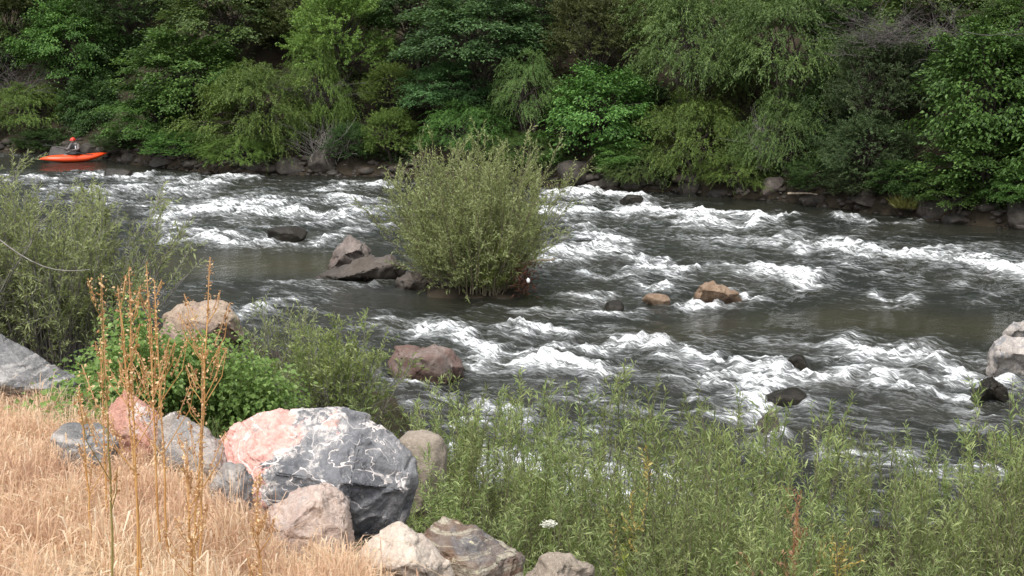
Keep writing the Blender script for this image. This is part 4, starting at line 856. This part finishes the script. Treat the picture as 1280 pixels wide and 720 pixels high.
# flood debris on the island
dbp = W(655, 347, 26.9); db = thing('flood_debris', 'rusty brown flood debris caught at the right foot of the island bush', 'debris', dbp); mb = MB(); rs = np.random.RandomState(12); n = 260
mb.leaves(rs.normal(0, 1, (n, 3)) * np.array([.12, .1, .16]), rs.normal(0, 1, (n, 3)), rs.normal(0, 1, (n, 3)), .13, .03, rs.uniform(0, .6, n)); mb.build('dead_leaves', leaf_mat('debris_leaf', (.06, .025, .015), (.12, .05, .03), (.2, .1, .06), var=.02), db)
v, f = ICO[3]; mb = MB(); mb.add(v * np.array([.035, .025, .05]) * (1 + .2 * perlin(v * 2))[:, None] + np.array([.08, -.22, -.02]), tris=f); mb.build('white_scrap', plain_mat('white_plastic', (.8, .8, .8)), db, smooth=True)

# ------------------------------------------------------------------ kayak and kayaker
KY = 57.0; kc = G(92, 201.5); KY = kc[1]; kx = kc[0]
M_or = plain_mat('orange_plastic', (.76, .075, .014), .32, .5, .06); M_blk = plain_mat('black_fabric', (.012, .012, .014), .7); M_jk = plain_mat('grey_jacket', (.17, .15, .145), .8); M_hel = plain_mat('red_helmet', (.62, .045, .025), .3); M_skin = plain_mat('skin', (.42, .25, .18), .6); M_wh = plain_mat('white_trim', (.75, .75, .75), .5)
kay = thing('kayak', 'orange whitewater kayak floating at the foot of the far bank', 'kayak', (kx, KY, .02), R(16))
Lk = 2.66; xs = np.linspace(-1, 1, 41); mb = MB(); k = 24; th = np.arange(k) * 2 * math.pi / k
wv_ = .33 * np.clip(1 - np.abs(xs) ** 2.6, 0.0, 1) ** .75 + .012; rock_ = .20 * np.abs(xs) ** 2.4 * np.where(xs > 0, 1.7, .75); dk = .30 - .05 * xs * 0 + .03 * (1 - xs ** 2); hh_ = (dk - .16 * np.abs(xs) ** 1.8) * np.clip(1 - np.abs(xs) ** 9, .1, 1)
ring = []
for i in range(41):
    cy, cz = np.cos(th), np.sin(th); yy = wv_[i] * np.sign(cy) * np.abs(cy) ** .75; zz = np.where(cz < 0, cz * .42, cz * .58) * hh_[i] + .42 * hh_[i] + rock_[i] - .06
    ring.append(np.stack([np.full(k, xs[i] * Lk / 2), yy, zz], 1))
i = np.arange(40)[:, None] * k; j = np.arange(k)[None]; j2 = (j + 1) % k
mb.add(np.concatenate(ring), quads=np.stack([i + j, i + j2, i + k + j2, i + k + j], -1).reshape(-1, 4))
mb.add(np.concatenate([ring[0], [[-Lk / 2 - .02, 0, ring[0][:, 2].mean()]]]), tris=[(a, k, (a + 1) % k) for a in range(k)]); mb.add(np.concatenate([ring[-1], [[Lk / 2 + .02, 0, ring[-1][:, 2].mean()]]]), tris=[(a, (a + 1) % k, k) for a in range(k)])
mb.build('hull', M_or, kay, smooth=True)
mb = MB(); a = np.linspace(0, 2 * math.pi, 29); mb.tube(np.stack([.10 + .40 * np.cos(a), .235 * np.sin(a), np.full(29, .285) + .02 * np.cos(a)], 1), .018, 8); mb.build('cockpit_rim', M_blk, kay, smooth=True)
mb = MB(); a = np.linspace(0, 2 * math.pi, 28, endpoint=False); top = np.stack([.10 + .14 * np.cos(a), .15 * np.sin(a), np.full(28, .40)], 1); bot = np.stack([.10 + .40 * np.cos(a), .235 * np.sin(a), np.full(28, .295)], 1); mb.add(np.concatenate([bot, top]), quads=[(q, (q + 1) % 28, 28 + (q + 1) % 28, 28 + q) for q in range(28)]); mb.build('spray_skirt', M_blk, kay, smooth=True)
for sgn in (-1, 1):
    mb = MB(); u = np.linspace(-1, 1, 9); mb.tube(np.stack([sgn * (1.06 + .03 * u), .0 * u, .33 + .05 * (1 - u ** 2) + (.06 if sgn > 0 else -.02)], 1), .01, 6); mb.build('grab_loop', M_blk, kay, smooth=True)
TW = 48
# the kayaker, turned towards the bow on the left, sitting in the cockpit
pr = thing('person', 'kayaker in red helmet and dark vest sitting in the orange kayak', 'person', (kx + .10 * math.cos(R(16)), KY + .10 * math.sin(R(16)), .03), R(16 + TW), sc=.98)
def skin(name, verts, edges, rad, mat, parent, root=0, sub=1):
    me = bpy.data.meshes.new(name); me.from_pydata([tuple(v) for v in verts], edges, []); me.update(); o = bpy.data.objects.new(name, me); COL.objects.link(o); o.parent = parent; me.materials.append(mat)
    o.modifiers.new('skin', 'SKIN').use_smooth_shade = True; m = o.modifiers.new('sub', 'SUBSURF'); m.levels = sub; m.render_levels = sub
    if not me.skin_vertices: me.skin_vertices.new()
    for i, q in enumerate(rad):
        q = q if isinstance(q, tuple) else (q, q); me.skin_vertices[0].data[i].radius = q
    me.skin_vertices[0].data[root].use_root = True; return o
HX = .02
V = [(HX, 0, .22), (HX - .01, 0, .42), (HX - .05, 0, .60), (HX - .09, 0, .68), (HX - .13, 0, .74), (HX - .15, 0, .80), (HX - .15, 0, .86)]; E = [(0, 1), (1, 2), (2, 3), (3, 4), (4, 5), (5, 6)]; RD = [(.16, .12), (.15, .11), (.17, .12), (.11, .09), .055, (.085, .095), (.07, .08)]
for sg in (-1, 1):
    b = len(V); V += [(HX - .07, sg * .17, .66), (HX - .12, sg * .27, .48), (HX - .34, sg * .22, .45), (HX - .41, sg * .22, .46)]; E += [(3, b), (b, b + 1), (b + 1, b + 2), (b + 2, b + 3)]; RD += [.085, .068, .05, (.035, .02)]
    for fi in range(5):
        c = len(V); V += [(HX - .44, sg * (.22 + .018 * (fi - 2)), .475), (HX - .465 + .005 * fi, sg * (.22 + .02 * (fi - 2)), .45)]; E += [(b + 3, c), (c, c + 1)]; RD += [.010, .008]
    b = len(V); ca_, sa_ = math.cos(R(TW)), math.sin(R(TW)); V += [(p[0] * ca_ + p[1] * sa_, -p[0] * sa_ + p[1] * ca_, p[2]) for p in ((-.42, sg * .13, .20), (-.8, sg * .10, .12))]; E += [(0, b), (b, b + 1)]; RD += [.075, .05]
skin('body', V, E, RD, M_jk, pr)
mb = MB(); v, f = ICO[4]; mb.add(v * np.array([.085, .075, .10]) * (1 - .12 * (v[:, 2:3] < -.5)) + np.array([HX - .165, 0, .815]), tris=f); nose = ICO[3][0]; mb.add(nose * np.array([.022, .014, .022]) + np.array([HX - .25, 0, .805]), tris=ICO[3][1]); mb.build('face', M_skin, pr, smooth=True)
mb = MB(); q = v.copy(); q[:, 2] = np.maximum(q[:, 2], -.25); mb.add(q * np.array([.125, .108, .112]) + np.array([HX - .14, 0, .855]), tris=f); a = np.linspace(-1, 1, 9); mb.tube(np.stack([HX - .265 + .03 * a ** 2, .09 * a, np.full(9, .845)], 1), .014, 6); mb.build('helmet', M_hel, pr, smooth=True)
v5, f5 = ICO[4]; sq = np.sign(v5) * np.abs(v5) ** .7; mb = MB(); mb.add(sq * np.array([.16, .185, .175]) + np.array([HX - .03, 0, .53]) + np.outer(v5[:, 2], [-.04, 0, 0]), tris=f5); vest = mb.build('life_vest', M_blk, pr, smooth=True)
mb = MB(); mb.tube(np.array([(HX - .17, -.15, .42), (HX - .185, -.165, .52), (HX - .17, -.15, .62)]), .022, 8); mb.build('reflective_stripe', M_wh, vest, smooth=True)
pad = thing('paddle', 'black double bladed paddle held by the kayaker', 'paddle', (kx + .10 * math.cos(R(16)), KY + .10 * math.sin(R(16)), .03), R(16 + TW), sc=.98); mb = MB(); pa, pb = np.array([HX - .40, -.92, .30]), np.array([HX - .50, .92, .62]); mb.tube(np.linspace(pa, pb, 6), .016, 8); mb.build('shaft', M_blk, pad, smooth=True)
for c, sg in ((pa, -1), (pb, 1)):
    mb = MB(); mb.add(v5 * np.array([.10, .24, .02]) + c + np.array([0, sg * .18, 0]), tris=f5); mb.build('blade', M_blk, pad, smooth=True)

# ------------------------------------------------------------------ light, sky, camera
AZ, EL = R(205), R(58)            # sun behind the camera's left shoulder, veiled by cloud
w = bpy.data.worlds.new('World'); S.world = w; w.use_nodes = True; nt = w.node_tree
sk = nt.nodes.new('ShaderNodeTexSky'); sk.sky_type = 'NISHITA'; sk.sun_disc = False; sk.sun_elevation = EL; sk.sun_rotation = AZ; sk.dust_density = 3; sk.air_density = 1.2
hs = nt.nodes.new('ShaderNodeHueSaturation'); hs.inputs['Saturation'].default_value = .25; nt.links.new(sk.outputs[0], hs.inputs['Color'])
bg = nt.nodes['Background']; nt.links.new(hs.outputs[0], bg.inputs[0]); bg.inputs[1].default_value = .13
sl = bpy.data.lights.new('sun', 'SUN'); sl.energy = 1.5; sl.angle = R(14); sl.color = (1, .96, .90); so = bpy.data.objects.new('sun', sl); COL.objects.link(so)
sd_ = Vector((math.sin(AZ) * math.cos(EL), math.cos(AZ) * math.cos(EL), math.sin(EL))); so.rotation_euler = sd_.to_track_quat('Z', 'Y').to_euler()
cam = bpy.data.cameras.new('camera'); cam.sensor_width = 36; cam.lens = 36 * F / 1280; cam.clip_end = 2000; cam.clip_start = .1
co = bpy.data.objects.new('camera', cam); COL.objects.link(co); co.location = (0, 0, CAMH); co.rotation_euler = (math.pi / 2 - PITCH, 0, 0); S.camera = co
vs = S.view_settings; vs.view_transform = 'Standard'; vs.look = 'None'; vs.exposure = .95; vs.gamma = 1; vs.use_curve_mapping = False
S.cycles.max_bounces = 6; S.cycles.diffuse_bounces = 3; S.cycles.glossy_bounces = 2; S.cycles.transmission_bounces = 3; S.cycles.use_denoising = True
